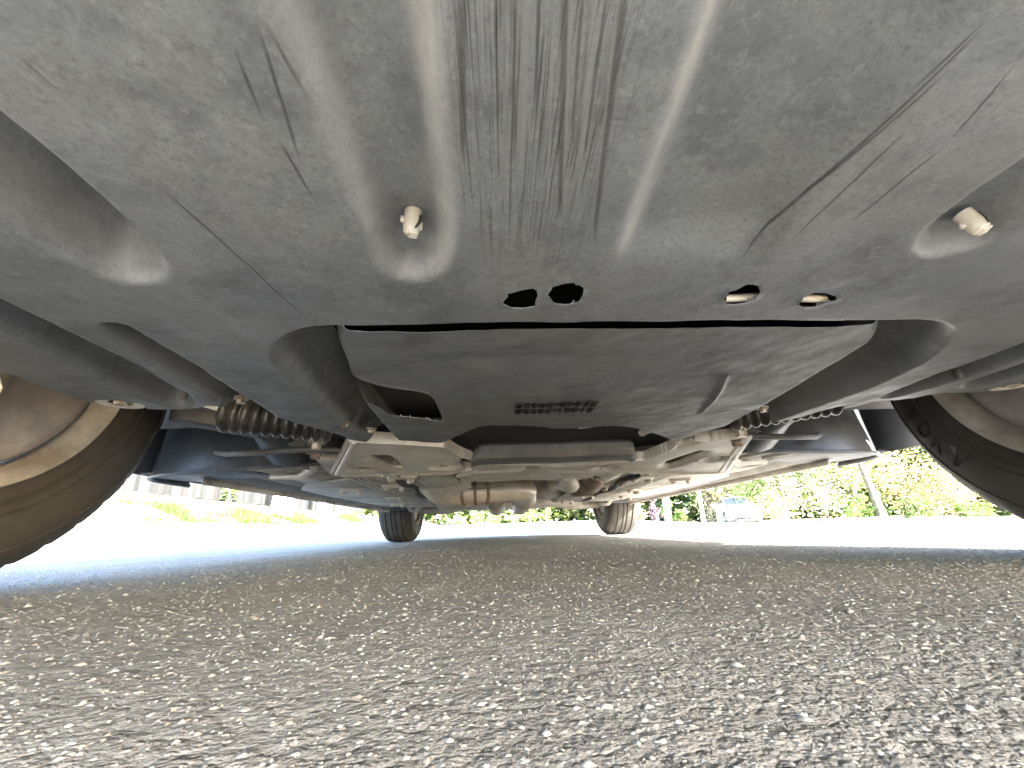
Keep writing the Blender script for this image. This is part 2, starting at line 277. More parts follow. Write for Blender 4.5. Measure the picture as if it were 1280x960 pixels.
# ------------------------------------------------------------------ materials
def tray_material():
    m = mat('tray_plastic', (.215, .225, .228), .52, 0, spec=.45)
    n, l = NT(m); b = n['Principled BSDF']
    tc = n.new('ShaderNodeTexCoord'); P = tc.outputs['Object']
    def noise(scale, det=6, rough=.65, stretch=None, off=0):
        src = P
        if stretch or off:
            mp = n.new('ShaderNodeMapping'); mp.inputs['Scale'].default_value = stretch or (1, 1, 1); mp.inputs['Location'].default_value = (off, off, off)
            l.new(P, mp.inputs[0]); src = mp.outputs[0]
        z = n.new('ShaderNodeTexNoise'); z.inputs['Scale'].default_value = scale; z.inputs['Detail'].default_value = det; z.inputs['Roughness'].default_value = rough
        l.new(src, z.inputs['Vector']); return z.outputs[0]
    def rng(v, a, b_, c=0, d=1):
        r = n.new('ShaderNodeMapRange'); r.inputs[1].default_value = a; r.inputs[2].default_value = b_; r.inputs[3].default_value = c; r.inputs[4].default_value = d
        l.new(v, r.inputs[0]); return r.outputs[0]
    def mixc(fac, a, bcol, mode='MIX'):
        x = n.new('ShaderNodeMix'); x.data_type = 'RGBA'; x.blend_type = mode
        if hasattr(fac, 'links'): l.new(fac, x.inputs[0])
        else: x.inputs[0].default_value = fac
        for v, i in ((a, 6), (bcol, 7)):
            if hasattr(v, 'links'): l.new(v, x.inputs[i])
            else: x.inputs[i].default_value = (*v, 1)
        return x.outputs[2]
    def mth(op, a, b_=None, c=None):
        x = n.new('ShaderNodeMath'); x.operation = op
        for i, v in enumerate((a, b_, c)):
            if v is None: continue
            if hasattr(v, 'links'): l.new(v, x.inputs[i])
            else: x.inputs[i].default_value = v
        return x.outputs[0]
    base = (0.085, 0.095, 0.107)
    dusty = mixc(rng(noise(7, 8, .7), .40, .68), base, (0.130, 0.135, 0.132))           # road dust, tan
    blot = mixc(rng(noise(26, 7, .75, off=3), .42, .70), dusty, (0.126, 0.137, 0.149))
    dark = mixc(rng(noise(15, 6, .7, off=9), .50, .70, 0, .85), blot, (0.043, 0.048, 0.055))      # damp smears
    speck = mixc(rng(noise(160, 4, .8, off=5), .52, .72, 0, .75), dark, (0.158, 0.166, 0.171))
    grit = mixc(rng(noise(420, 3, .8, off=1), .48, .72, 0, .7), speck, (0.053, 0.057, 0.063))
    sx = n.new('ShaderNodeSeparateXYZ'); l.new(P, sx.inputs[0]); x, y = sx.outputs[0], sx.outputs[1]
    # rubbed band of fine scrapes along the middle
    band = mth('MULTIPLY', rng(mth('ABSOLUTE', mth('ADD', x, .036)), .036, .022), rng(y, .235, .15))
    st = noise(60, 5, .7, stretch=(14, .22, 1)); st2 = noise(34, 5, .7, stretch=(16, .3, 1), off=4)
    sc1 = mixc(mth('MULTIPLY', band, rng(st, .52, .60, 0, .9)), grit, (0.030, 0.031, 0.030))
    sc2 = mixc(mth('MULTIPLY', band, rng(st2, .57, .68, 0, .6)), sc1, (0.118, 0.125, 0.126))
    cur = sc2; hsum = None
    def segline(p, q, w, col, strength, cur, brk):
        ax, ay = p; bx, by = q; dx, dy = bx-ax, by-ay; L = math.hypot(dx, dy); dx /= L; dy /= L
        u = mth('SUBTRACT', x, ax); v = mth('SUBTRACT', y, ay)
        t = mth('ADD', mth('MULTIPLY', u, dx), mth('MULTIPLY', v, dy))
        d = mth('ABSOLUTE', mth('ADD', mth('SUBTRACT', mth('MULTIPLY', u, dy), mth('MULTIPLY', v, dx)), mth('MULTIPLY', mth('SUBTRACT', wob, .5), .0018)))
        k = mth('MULTIPLY', rng(d, w, w*.35), mth('MULTIPLY', rng(t, 0, .01), rng(t, L, L-.012)))
        k = mth('MULTIPLY', k, rng(brk, .20, .50, .45, strength))
        return mixc(k, cur, col), k
    wob = noise(9, 3, .5, off=2); brk = noise(90, 4, .7, off=6)
    for p, q in SCRATCH:
        cur, k = segline(p, q, .0008, (0.027, 0.029, 0.033), .85, cur, brk)
        hsum = k if hsum is None else mth('MAXIMUM', hsum, k)
    for i, (p, q) in enumerate(STREAK):
        cur, k = segline(p, q, .0008 if i % 3 else .0017, (0.022, 0.022, 0.021) if i % 2 == 0 else (0.118, 0.125, 0.128), .65, cur, brk)
        hsum = mth('MAXIMUM', hsum, k)
    # wiped smears on the access panel
    wp = mth('MULTIPLY', rng(noise(16, 5, .65, stretch=(.45, 1.5, 1), off=11), .54, .66, 0, .8), rng(y, .30, .33))
    cur = mixc(wp, cur, (0.037, 0.042, 0.047))
    tan = mixc(mth('MULTIPLY', rng(y, .25, .62), rng(noise(5, 4, .6, off=13), .30, .62, .1, .8)), cur, (0.132, 0.130, 0.120))
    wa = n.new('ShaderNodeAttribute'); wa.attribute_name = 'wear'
    tan = mixc(mth('MULTIPLY', wa.outputs['Fac'], rng(noise(70, 6, .75, stretch=(1, .35, 1), off=17), .30, .62, .25, .9)), tan, (.27, .272, .262))  # pale highlight painted along the groove flanks
    l.new(tan, b.inputs['Base Color'])
    l.new(rng(noise(30, 6, .7, off=8), .3, .7, .38, .62), b.inputs['Roughness'])
    hh = mth('ADD', mth('MULTIPLY', noise(240, 5, .7), .5), mth('MULTIPLY', noise(30, 5, .6, off=2), .6))
    hh = mth('ADD', hh, mth('MULTIPLY', mth('MULTIPLY', st, band), .6))
    hh = mth('SUBTRACT', hh, mth('MULTIPLY', hsum, -.5))
    bp = n.new('ShaderNodeBump'); bp.inputs['Strength'].default_value = .45; bp.inputs['Distance'].default_value = .0014
    l.new(hh, bp.inputs['Height']); l.new(bp.outputs[0], b.inputs['Normal'])
    return m
M = {}
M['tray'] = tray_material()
M['black_plastic'] = mat('black_plastic', (.035, .036, .038), .5, var=.3, vscale=30, bump=.2, bscale=150, col2=(.10, .095, .085), c2scale=5)
M['liner'] = mat('liner_felt', (.17, .155, .13), .85, var=.3, vscale=25, bump=.4, bscale=300, col2=(.17, .145, .115), c2scale=6)
M['liner_plastic'] = mat('liner_plastic', (.055, .058, .062), .38, var=.35, vscale=14, bump=.15, bscale=90, col2=(.14, .135, .125), c2scale=5, c2lo=.5, c2hi=.75)
M['steel_dusty'] = mat('dusty_steel', (.66, .60, .50), .45, .1, var=.22, vscale=18, bump=.3, bscale=90, col2=(.40, .345, .27), c2scale=6, c2lo=.5, c2hi=.72)
M['steel_flange'] = mat('pale_steel_edge', (.62, .58, .50), .45, .2, var=.2, vscale=40, bump=.2, bscale=150)
M['floor_pan'] = mat('dusty_floor_pan', (.52, .47, .39), .55, .05, var=.3, vscale=10, bump=.3, bscale=80, col2=(.20, .175, .145), c2scale=4)
M['rust'] = mat('brown_scaled_steel', (.20, .13, .085), .8, .1, var=.4, vscale=40, bump=.4, bscale=160, col2=(.31, .26, .20), c2scale=14)
M['shield'] = mat('heat_shield_aluminium', (.66, .60, .50), .40, .25, var=.22, vscale=22, bump=.35, bscale=70, col2=(.46, .39, .30), c2scale=8)
M['exhaust'] = mat('exhaust_steel', (.62, .555, .455), .42, .25, var=.25, vscale=20, bump=.2, bscale=90, col2=(.40, .31, .21), c2scale=10)
M['rubber'] = mat('black_rubber', (.028, .027, .025), .7, var=.35, vscale=40, bump=.2, bscale=200, col2=(.06, .055, .047), c2scale=9)
M['tyre'] = mat('tyre_rubber', (.028, .025, .021), .66, var=.3, vscale=18, bump=.15, bscale=240, col2=(.044, .039, .032), c2scale=6)
M['groove'] = mat('tyre_groove', (.02, .02, .02), .9)
M['rim'] = mat('dusty_alloy', (.50, .465, .41), .45, .4, var=.25, vscale=20, bump=.1, col2=(.30, .265, .215), c2scale=9)
M['dust_shield'] = mat('brake_dust_shield', (.30, .275, .27), .7, .2, var=.3, vscale=25, bump=.2, col2=(.36, .32, .28), c2scale=7)
M['bolt'] = mat('zinc_bolt', (.42, .38, .30), .45, .6, var=.3, vscale=120, col2=(.25, .16, .09), c2scale=90)
M['clip'] = mat('white_nylon', (.50, .475, .42), .5, var=.2, vscale=90, bump=.3, bscale=300, col2=(.42, .37, .29), c2scale=80)
M['paint'] = mat('silver_paint', (.42, .43, .45), .35, .5, var=.06, vscale=6)
M['sill'] = mat('painted_sill', (.34, .33, .31), .5, .2, var=.2, vscale=10, bump=.1, bscale=60, col2=(.24, .22, .19), c2scale=6)
M['glass'] = mat('tinted_glass', (.02, .025, .028), .05, 0, spec=.8)
M['lamp'] = mat('clear_lamp', (.75, .76, .78), .15, .2)
M['lamp_red'] = mat('red_lamp', (.35, .02, .02), .2)
M['emboss'] = mat('raised_number', (.012, .012, .012), .7, spec=.2)  # shading of the raised digits put into their colour
M['emboss_dark'] = mat('sidewall_letters', (.010, .009, .008), .4)
M['dark'] = mat('engine_dark', (.02, .02, .02), .8)
M['vent_black'] = mat('vent_black', (.004, .004, .004), .9, spec=.1)  # near black, stands in for the shade inside vents and slot
M['engine'] = mat('engine_casting', (.12, .115, .105), .6, .3, var=.4, vscale=30)

# ------------------------------------------------------------------ the ground
def gz(X, Y):
    X = np.asarray(X, float); Y = np.asarray(Y, float)
    left = sstep((-X-3.9)/4.6)
    rise = .36*sstep((Y-9)/16)*(1-sstep((X-4)/6))
    right = -.30*sstep((X-7)/11)
    return left*1.08+rise*(1-left)+right
def asphalt_material():
    m = bpy.data.materials.new('worn_asphalt'); m.use_nodes = True; n, l = NT(m); b = n['Principled BSDF']
    tc = n.new('ShaderNodeTexCoord'); P = tc.outputs['Object']
    v = n.new('ShaderNodeTexVoronoi'); v.inputs['Scale'].default_value = 150; l.new(P, v.inputs['Vector'])
    v2 = n.new('ShaderNodeTexVoronoi'); v2.inputs['Scale'].default_value = 330; l.new(P, v2.inputs['Vector'])
    nz = n.new('ShaderNodeTexNoise'); nz.inputs['Scale'].default_value = 5; nz.inputs['Detail'].default_value = 6; l.new(P, nz.inputs['Vector'])
    nf = n.new('ShaderNodeTexNoise'); nf.inputs['Scale'].default_value = 600; nf.inputs['Detail'].default_value = 4; l.new(P, nf.inputs['Vector'])
    cr = n.new('ShaderNodeValToRGB'); cr.color_ramp.elements[0].color = (.24, .229, .214, 1); cr.color_ramp.elements[1].color = (.37, .352, .325, 1)
    e = cr.color_ramp.elements.new(.6); e.color = (.29, .278, .258, 1)
    sx = n.new('ShaderNodeSeparateColor'); l.new(v.outputs['Color'], sx.inputs[0]); l.new(sx.outputs[0], cr.inputs[0])
    mr = n.new('ShaderNodeMapRange'); mr.inputs[1].default_value = .3; mr.inputs[2].default_value = .7; mr.inputs[3].default_value = .85; mr.inputs[4].default_value = 1.15; l.new(nz.outputs[0], mr.inputs[0])
    mx = n.new('ShaderNodeMix'); mx.data_type = 'RGBA'; mx.blend_type = 'MULTIPLY'; mx.inputs[0].default_value = 1
    l.new(cr.outputs[0], mx.inputs[6]); l.new(mr.outputs[0], mx.inputs[7]); l.new(mx.outputs[2], b.inputs['Base Color'])
    b.inputs['Roughness'].default_value = .95; b.inputs['Specular IOR Level'].default_value = .2
    a = n.new('ShaderNodeMath'); a.operation = 'MULTIPLY_ADD'; a.inputs[1].default_value = -1.2; l.new(v.outputs['Distance'], a.inputs[0]); l.new(nf.outputs[0], a.inputs[2])
    a2 = n.new('ShaderNodeMath'); a2.operation = 'MULTIPLY_ADD'; a2.inputs[1].default_value = -.6; l.new(v2.outputs['Distance'], a2.inputs[0]); l.new(a.outputs[0], a2.inputs[2])
    bp = n.new('ShaderNodeBump'); bp.inputs['Strength'].default_value = .9; bp.inputs['Distance'].default_value = .004
    l.new(a2.outputs[0], bp.inputs['Height']); l.new(bp.outputs[0], b.inputs['Normal'])
    return m
M['asphalt'] = asphalt_material()
def ax(vals): return np.unique(np.concatenate(vals))
gx = ax([np.linspace(-260, -20, 16), np.linspace(-20, 20, 161), np.linspace(20, 260, 16)])
gy = ax([np.linspace(-260, -4, 16), np.linspace(-4, 40, 120), np.linspace(40, 300, 16)])
GX, GY = np.meshgrid(gx, gy, indexing='ij')
I = np.arange(GX.size).reshape(GX.shape)
GF = np.stack([I[:-1, :-1], I[1:, :-1], I[1:, 1:], I[:-1, 1:]], -1).reshape(-1, 4)
street = mesh_np('street', np.stack([GX.ravel(), GY.ravel(), gz(GX, GY).ravel()], 1), GF, M['asphalt'], smooth=True)
tag(street, kind='structure')

# chippings standing proud of the tar, dense near the camera
def stone_field(name, pts, sizes, lift, sub, seed):
    r = np.random.default_rng(seed)
    bm = bmesh.new(); bmesh.ops.create_icosphere(bm, subdivisions=sub, radius=1)
    bv = np.array([v.co[:] for v in bm.verts]); bf = np.array([[v.index for v in f.verts] for f in bm.faces]); bm.free()
    n, k = len(pts), len(bv)
    q = bv[None]*r.uniform(.72, 1.22, (n, k, 1))
    # angular facets: flatten against two random planes
    for _ in range(3):
        d = r.normal(size=(n, 1, 3)); d /= np.linalg.norm(d, axis=2, keepdims=True)
        h = (q*d).sum(2, keepdims=True); lim = r.uniform(.45, .85, (n, 1, 1)); q = q-d*np.maximum(h-lim, 0)
    s = sizes[:, None]*r.uniform(.7, 1.35, (n, 3)); s[:, 2] = sizes*r.uniform(.45, .8, n)
    q = q*s[:, None, :]
    t = r.uniform(0, 2*np.pi, n); c, sn = np.cos(t)[:, None], np.sin(t)[:, None]
    x = q[..., 0]*c-q[..., 1]*sn; y = q[..., 0]*sn+q[..., 1]*c
    V = np.stack([x+pts[:, :1], y+pts[:, 1:2], q[..., 2]+lift[:, None]], -1).reshape(-1, 3)
    F = (bf[None]+(np.arange(n)*k)[:, None, None]).reshape(-1, 3)
    g = np.clip(r.lognormal(math.log(.285), .14, n), .18, .46)
    hue = r.choice(4, n, p=[.55, .2, .17, .08])
    tb = np.array([[1.03, 1.0, .95], [1.07, 1.0, .88], [1.0, 1.0, 1.0], [1.16, .99, .80]])[hue]
    tint = np.repeat(g[:, None]*tb, k, 0)
    return V, F, tint
def field_pts(rmin, rmax, cell, seed, a0=-100, a1=100):
    r = np.random.default_rng(seed)
    xs = np.arange(-rmax, rmax, cell); ys = np.arange(-.05, rmax, cell)
    X, Y = np.meshgrid(xs, ys); P = np.stack([X.ravel(), Y.ravel()], 1)+r.uniform(-.48, .48, (X.size, 2))*cell
    d = np.hypot(P[:, 0]+.05, P[:, 1]); ang = np.degrees(np.arctan2(P[:, 0]+.05, P[:, 1]))
    j = r.uniform(-.12, .12, len(P))*rmin
    return P[(d > rmin+j) & (d < rmax+j) & (np.abs(ang) < 66)]
Vs, Fs, Ts, off = [], [], [], 0
for rmin, rmax, cell, sub, sz, seed in ((.085, .34, .0031, 1, .0013, 1), (.20, .34, .016, 2, .0019, 4), (.34, .8, .0042, 1, .0017, 2), (.34, .9, .022, 1, .0030, 5), (.8, 1.8, .0078, 1, .0026, 3)):
    P = field_pts(rmin, rmax, cell, seed); r = np.random.default_rng(seed+20)
    s = np.clip(r.lognormal(math.log(sz), .34, len(P)), .0008, 2.0*sz)
    V, F, T = stone_field('s', P, s, -s*.30+r.uniform(-.0007, .0001, len(P)), sub, seed+50)
    Vs.append(V); Fs.append(F+off); Ts.append(T); off += len(V)
M['stone'] = attr_mat('chipping_stone', rough=.95, bump=.5, bscale=700)
M['stone'].node_tree.nodes['Principled BSDF'].inputs['Specular IOR Level'].default_value = .15
st = mesh_np('gravel', np.vstack(Vs), np.vstack(Fs), M['stone'], tint=np.vstack(Ts))
tag(st, 'angular grey and tan stone chippings in the asphalt under the car', 'gravel', kind='stuff')

# ------------------------------------------------------------------ the car above the camera
AX_F, AX_R, R_W = 0.508, 3.323, 0.336
car = empty('parked_car', (0, 0, 0))
tag(car, 'large silver car seen from underneath, its scuffed grey undertray filling the top', 'car')

# undertray
left = list(reversed(TRAY_LEFT)); 
outline = [(-.478, .452)]+TRAY_REAR[1:]+[(.60, .48), (.612, .40), (.615, .10), (.60, -.12), (.54, -.27), (.40, -.32), (-.38, -.32), (-.44, -.27), (-.462, -.1), (-.464, .2), (-.466, .35), (-.474, .42)]
outline = chaikin(outline, 1)
rec = [(n_, chaikin(p_, 2), d_, w_) for n_, p_, d_, w_ in RECESS if n_ != 'duct_step']
HO = [np.array(h) for h in HOLES[:4]]+[chaikin(HOLES[4], 1)]
SHADE_SLOT = chaikin([(-.178, .2915), (-.150, .2880), (-.04, .2892), (.10, .2938), (.22, .2968), (.262, .2995), (.276, .3120), (.262, .3300), (.15, .3265), (.0, .3235), (-.12, .3215), (-.168, .3200), (-.184, .306)], 1)  # gap added to draw a dark shadow line behind the panel edge
for h in HO[:4]: h[:] = h.mean(0)+(h-h.mean(0))*1.08
def tray_z(x, y):
    z = np.full(x.shape, .200)
    vis = y > -.02
    for n_, p_, d_, w_ in rec:
        sd, _, _ = poly_sd(x, y, p_)
        if n_ == 'panel_outer':
            z = z+.056*lstep((sd+.001)/.012)*(.24+.76*lstep(sd/.046, .25))
        elif n_ == 'panel_inner':
            zp = .2000+.0120-.0095*sstep((y-.30)/.22); k = sstep((sd+.008)/.016)
            z = z*(1-k)+zp*k
        elif n_ == 'groove_right':
            z = z+d_*lstep(sd/w_)*(1-sstep((y-.175)/.05))
        elif n_ in ('groove_mid',):
            z = z+d_*lstep(sd/w_)
        else: z = z+d_*sstep((sd+.25*w_)/(1.25*w_))
    for c, rr_, dd_ in [(b_, .024, .007) for b_ in BOLTS]+[(b_, .021, .008) for b_ in WASHERS]:
        q_ = np.hypot(x-c[0], y-c[1]); z = z+dd_*sstep((rr_-q_)/.007)
    # pin dimple
    for px, py, pz in (PIN_A,):
        z = z+.007*np.exp(-(((x-px)**2+(y-py)**2)/.012**2))
    z = z+.0016*vnoise(x*9+3, y*9, 1)+.0007*vnoise(x*28, y*28, 2)+.0003*vnoise(x*80, y*80, 3)
    # front edge turns up into the bumper, side edges roll up
    z = z+.05*sstep((-.20-y)/.14)
    # folded lips round the torn vents
    for h in HO[:4]:
        sd, _, _ = poly_sd(x, y, h); z = z-.0008*np.exp(-(sd/.002)**2)*(y > h[:, 1].mean()-.004)
    sd, _, _ = poly_sd(x, y, HO[4]); z = z-.0012*np.exp(-(sd/.002)**2)
    return z
xs = np.arange(-.484, .622, .0021)
ys = np.concatenate([np.arange(-.33, .04, .008), np.arange(.04, .80, .0021)])
tray = sheet('undertray', xs, ys, tray_z, outline, HO+[SHADE_SLOT], M['tray'], car, rim=.0035, hole_rim=.0008)
me_ = tray.data; co = np.empty(len(me_.vertices)*3, np.float32); me_.vertices.foreach_get('co', co); co = co.reshape(-1, 3).astype(float)
sheen_dust = np.zeros(len(co)); rd = {n_: p_ for n_, p_, _, _ in rec}  # painted highlight on groove flanks, plus a dust stain on the left one
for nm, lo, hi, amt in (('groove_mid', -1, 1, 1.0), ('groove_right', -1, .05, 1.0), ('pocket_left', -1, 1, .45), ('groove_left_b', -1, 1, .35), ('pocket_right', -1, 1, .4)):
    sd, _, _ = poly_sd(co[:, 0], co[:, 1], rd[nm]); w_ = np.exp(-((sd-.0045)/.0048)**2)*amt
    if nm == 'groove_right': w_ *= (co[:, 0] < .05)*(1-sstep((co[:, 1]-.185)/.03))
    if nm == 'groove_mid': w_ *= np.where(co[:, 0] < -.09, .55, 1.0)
    sheen_dust = np.maximum(sheen_dust, w_)
sheen_dust = np.maximum(sheen_dust, 0)
at_ = me_.attributes.new('wear', 'FLOAT', 'POINT'); at_.data.foreach_set('value', sheen_dust.astype(np.float32))
# nylon pins, clips and fasteners
def pin(c, tilt, scale=1.0):
    mb = MB(); x, y, z = c
    h = .020*scale; r = .0068*scale
    prof = [(.0001, -h*.72), (r*.55, -h*.70), (r*.92, -h*.60), (r, -h*.45), (r*1.02, 0), (r*1.05, h*.4)]
    mb.lathe(prof, (0, 0, 0), 'z', 20)
    mb.box((r*.2, 0, -h*.70), (r*1.1, r*1.3, h*.08), None, .0004)
    mb.box((r*.95, 0, -h*.25), (r*.5, r*.45, h*.35), None, .0006*scale); mb.box((-r*1.05, 0, -h*.1), (r*.7, r*.5, h*.25), None, .0006*scale)
    o = mb.build('push_pin', M['clip'], car); o.location = c; o.rotation_euler = tilt
    sm = MB(); sm.tube([(r*.35, -r*.86, -h*.55), (r*.75, -r*.62, -h*.2), (r*.8, -r*.6, h*.1)], [.0006, .0016*scale, .0014*scale], 8).build('slot', M['dark'], o)
pin((PIN_A[0], PIN_A[1], .214), (.10, .05, .3), .64); pin((PIN_B[0], PIN_B[1], .210), (-.1, -.35, -.3), .64)
for c in CLIPS:
    mb = MB(); mb.lathe([(.0001, -.005), (.0026, -.0048), (.0034, -.002), (.004, 0), (.004, .006)], (0, 0, 0), 'z', 14)
    o = mb.build('clip', M['rubber'], car); o.location = c
for i, c in enumerate(BOLTS):
    o = MB().lathe([(.0105, .006), (.021, .006), (.0215, .003), (.021, -.0005), (.018, -.001), (.0105, .0006)], (0, 0, 0), 'z', 28).build('washer', M['steel_dusty'], car); o.location = (c[0], c[1], c[2]+.0025)
    b = MB().lathe([(.0001, -.002), (.0055, -.002), (.0065, -.001), (.0066, .004), (.011, .005), (.011, .008)], (0, 0, 0), 'z', 6).build('bolt', M['bolt'], o)
for c in WASHERS:
    o = MB().lathe([(.0001, 0), (.0045, 0), (.005, .001), (.0052, .004), (.0085, .005), (.0085, .007)], (0, 0, 0), 'z', 6).build('bolt', M['bolt'], car); o.location = (c[0], c[1], c[2]+.0045)
# moulded part number, raised letters reading from behind
def text_part(name, body, size, material, parent, extrude, loc, rot):
    cu = bpy.data.curves.new(name, 'FONT'); cu.body = body; cu.size = size; cu.extrude = extrude; cu.align_x = 'CENTER'; cu.align_y = 'CENTER'; cu.resolution_u = 3; cu.offset = size*.018
    ob = bpy.data.objects.new(name, cu); COL.objects.link(ob)
    dg = bpy.context.evaluated_depsgraph_get(); me = bpy.data.meshes.new_from_object(ob.evaluated_get(dg)); 
    bpy.data.objects.remove(ob); me.materials.clear(); me.materials.append(material)
    o = link(bpy.data.objects.new(name, me), parent); o.location = loc; o.rotation_euler = rot
    return o
for body, y in (('51440-30030', .510), ('51441-30320', .537)):
    zz = float(tray_z(np.array([.02]), np.array([y]))[0])
    o = text_part('part_number', body, .0185, M['emboss'], car, .0011, (.017, y, zz-.0012), (math.pi, 0, math.pi))
    o.scale = (1.02, 1.25, 1)
    o['label'] = 'part number %s moulded upside down into the undertray' % body
# bracket bars glimpsed through the torn vents
mb = MB(); mb.tube([(.105, .2665, .2062), (.125, .2655, .2062), (.150, .2665, .2062), (.178, .2705, .2062)], .0028, 10); mb.build('bumper_bracket', M['steel_flange'], car)
MB().box((.055, .259, .2275), (.30, .044, .003)).box((.055, .2825, .2165), (.30, .003, .021)).box((.055, .2375, .2175), (.30, .003, .018)).build('vent_backing', M['vent_black'], car)  # plates added above the vents so they look dark inside
MB().box((.045, .375, .248), (.50, .16, .003)).build('slot_backing', M['vent_black'], car)  # added black plate, keeps the slot dark

# crossmember plate behind the tray
PZ0, PK, PY0 = .207, .075, .70
plz = lambda x, y: PZ0-PK*(y-PY0)
xs2 = np.arange(-.46, .56, .004); ys2 = np.arange(.60, 1.26, .004)
pl_out = chaikin([(p[0], p[1]) for p in PLATE], 0)
pl_hol = [chaikin([(p[0], p[1]) for p in h], 1) for h in PLATE_HOLES]
def plate_z(x, y):
    z = plz(x, y)
    for h in pl_hol:
        sd, _, _ = poly_sd(x, y, h); z = z+.006*np.exp(-(np.minimum(sd, 0)/.010)**2)
    for c in PLATE_DISCS:
        r = np.hypot(x-c[0], y-c[1]); z = z+.012*sstep((.032-r)/.010)-.0025*np.exp(-((r-.036)/.006)**2)
    sd, _, _ = poly_sd(x, y, pl_out); z = z-.004*np.exp(-(sd/.006)**2)
    z = z+.010*np.exp(-((y-(.84+.18*np.abs(x-.04)))/.03)**2)*sstep((.2-np.abs(x-.04))/.1)
    return z+.0012*vnoise(x*14, y*14, 5)
sheet('crossmember', xs2, ys2, plate_z, pl_out, pl_hol, M['steel_dusty'], car, rim=.02, hole_rim=.006)
MB().box((.03, .93, .238), (.78, .42, .012), None, .003).build('crossmember_top', M['dark'], car)  # dark plate added above so the crossmember holes look shaded
A, B = PLATE[0], PLATE[1]; mb = MB(); mb.prism([(A[0]-.002, A[1]), (B[0]-.004, B[1]), (B[0]+.022, B[1]+.004), (A[0]+.018, A[1]+.002)], A[2]-.003, A[2]+.002, lambda x, y: plz(x, y)-plz(*A[:2]))
mb.tube([(A[0]+.008, A[1], A[2]-.004), (B[0]+.010, B[1], B[2]-.005)], .004, 8); mb.build('flange', M['steel_flange'], car)
A, B = PLATE[11], PLATE[10]; mb = MB(); mb.prism([(A[0]-.010, A[1]), (B[0]-.014, B[1]), (B[0]+.010, B[1]), (A[0]+.008, A[1])], A[2]-.003, A[2]+.002, lambda x, y: plz(x, y)-plz(*A[:2]))
mb.build('flange', M['steel_flange'], car, bevel=.002)
for c in PLATE_DISCS:
    z = c[2]+.010; MB().lathe([(.0001, -.004), (.007, -.004), (.008, -.002), (.008, .004), (.014, .005), (.014, .009)], (0, 0, 0), 'z', 6).build('bolt', M['bolt'], car).location = (c[0], c[1], z-.004)
# rubber air dam in the tray cut-out
def dam(u, v):
    x = -.112+.325*u; e = abs(u-.5)*2; t = v
    prof = [(.830, .214), (.812, .211), (.800, .204), (.796, .190), (.802, .181), (.822, .177), (.86, .178)]
    k = t*(len(prof)-1); i = min(int(k), len(prof)-2); f = k-i
    y = prof[i][0]*(1-f)+prof[i+1][0]*f; z = prof[i][1]*(1-f)+prof[i+1][1]*f
    bow = .035*(1-(2*u-1)**2)
    sh = sstep(np.array((e-.86)/.14))*1.0
    return (x+(.012*sh*(1 if u < .5 else -1))*(1-t), y-bow*.6+.045*float(sh)*(1-.5*t)+.01, z+.004*e)
mb = MB(); mb.grid(dam, 40, 18)
mb.build('air_dam', mat('dam_rubber', (.095, .095, .092), .6, var=.35, vscale=30, bump=.3, bscale=200, col2=(.15, .145, .13), c2scale=8), car)
# things in the dark of the engine bay
mb = MB(); mb.box((.05, .80, .31), (.62, .5, .10), None, .03); mb.build('engine_block', M['engine'], car)
mb = MB(); mb.tube([(.075, .74, .235), (.085, .75, .224), (.105, .752, .226), (.118, .75, .24)], .0022, 6); mb.tube([(.135, .75, .226), (.138, .752, .24)], .002, 6); mb.build('wire_clip', M['steel_flange'], car)
mb = MB(); mb.tube([(.215, .72, .24), (.225, .75, .225), (.21, .80, .222)], .007, 8); mb.build('hose_stub', M['steel_dusty'], car)
mb = MB(); mb.box((.06, .10, .36), (1.0, .74, .03), None, .01); mb.build('engine_bay_floor', M['dark'], car)
mb = MB(); mb.box((-.19, .50, .27), (.2, .2, .02), None, .005); mb.build('duct_floor', M['dark'], car)

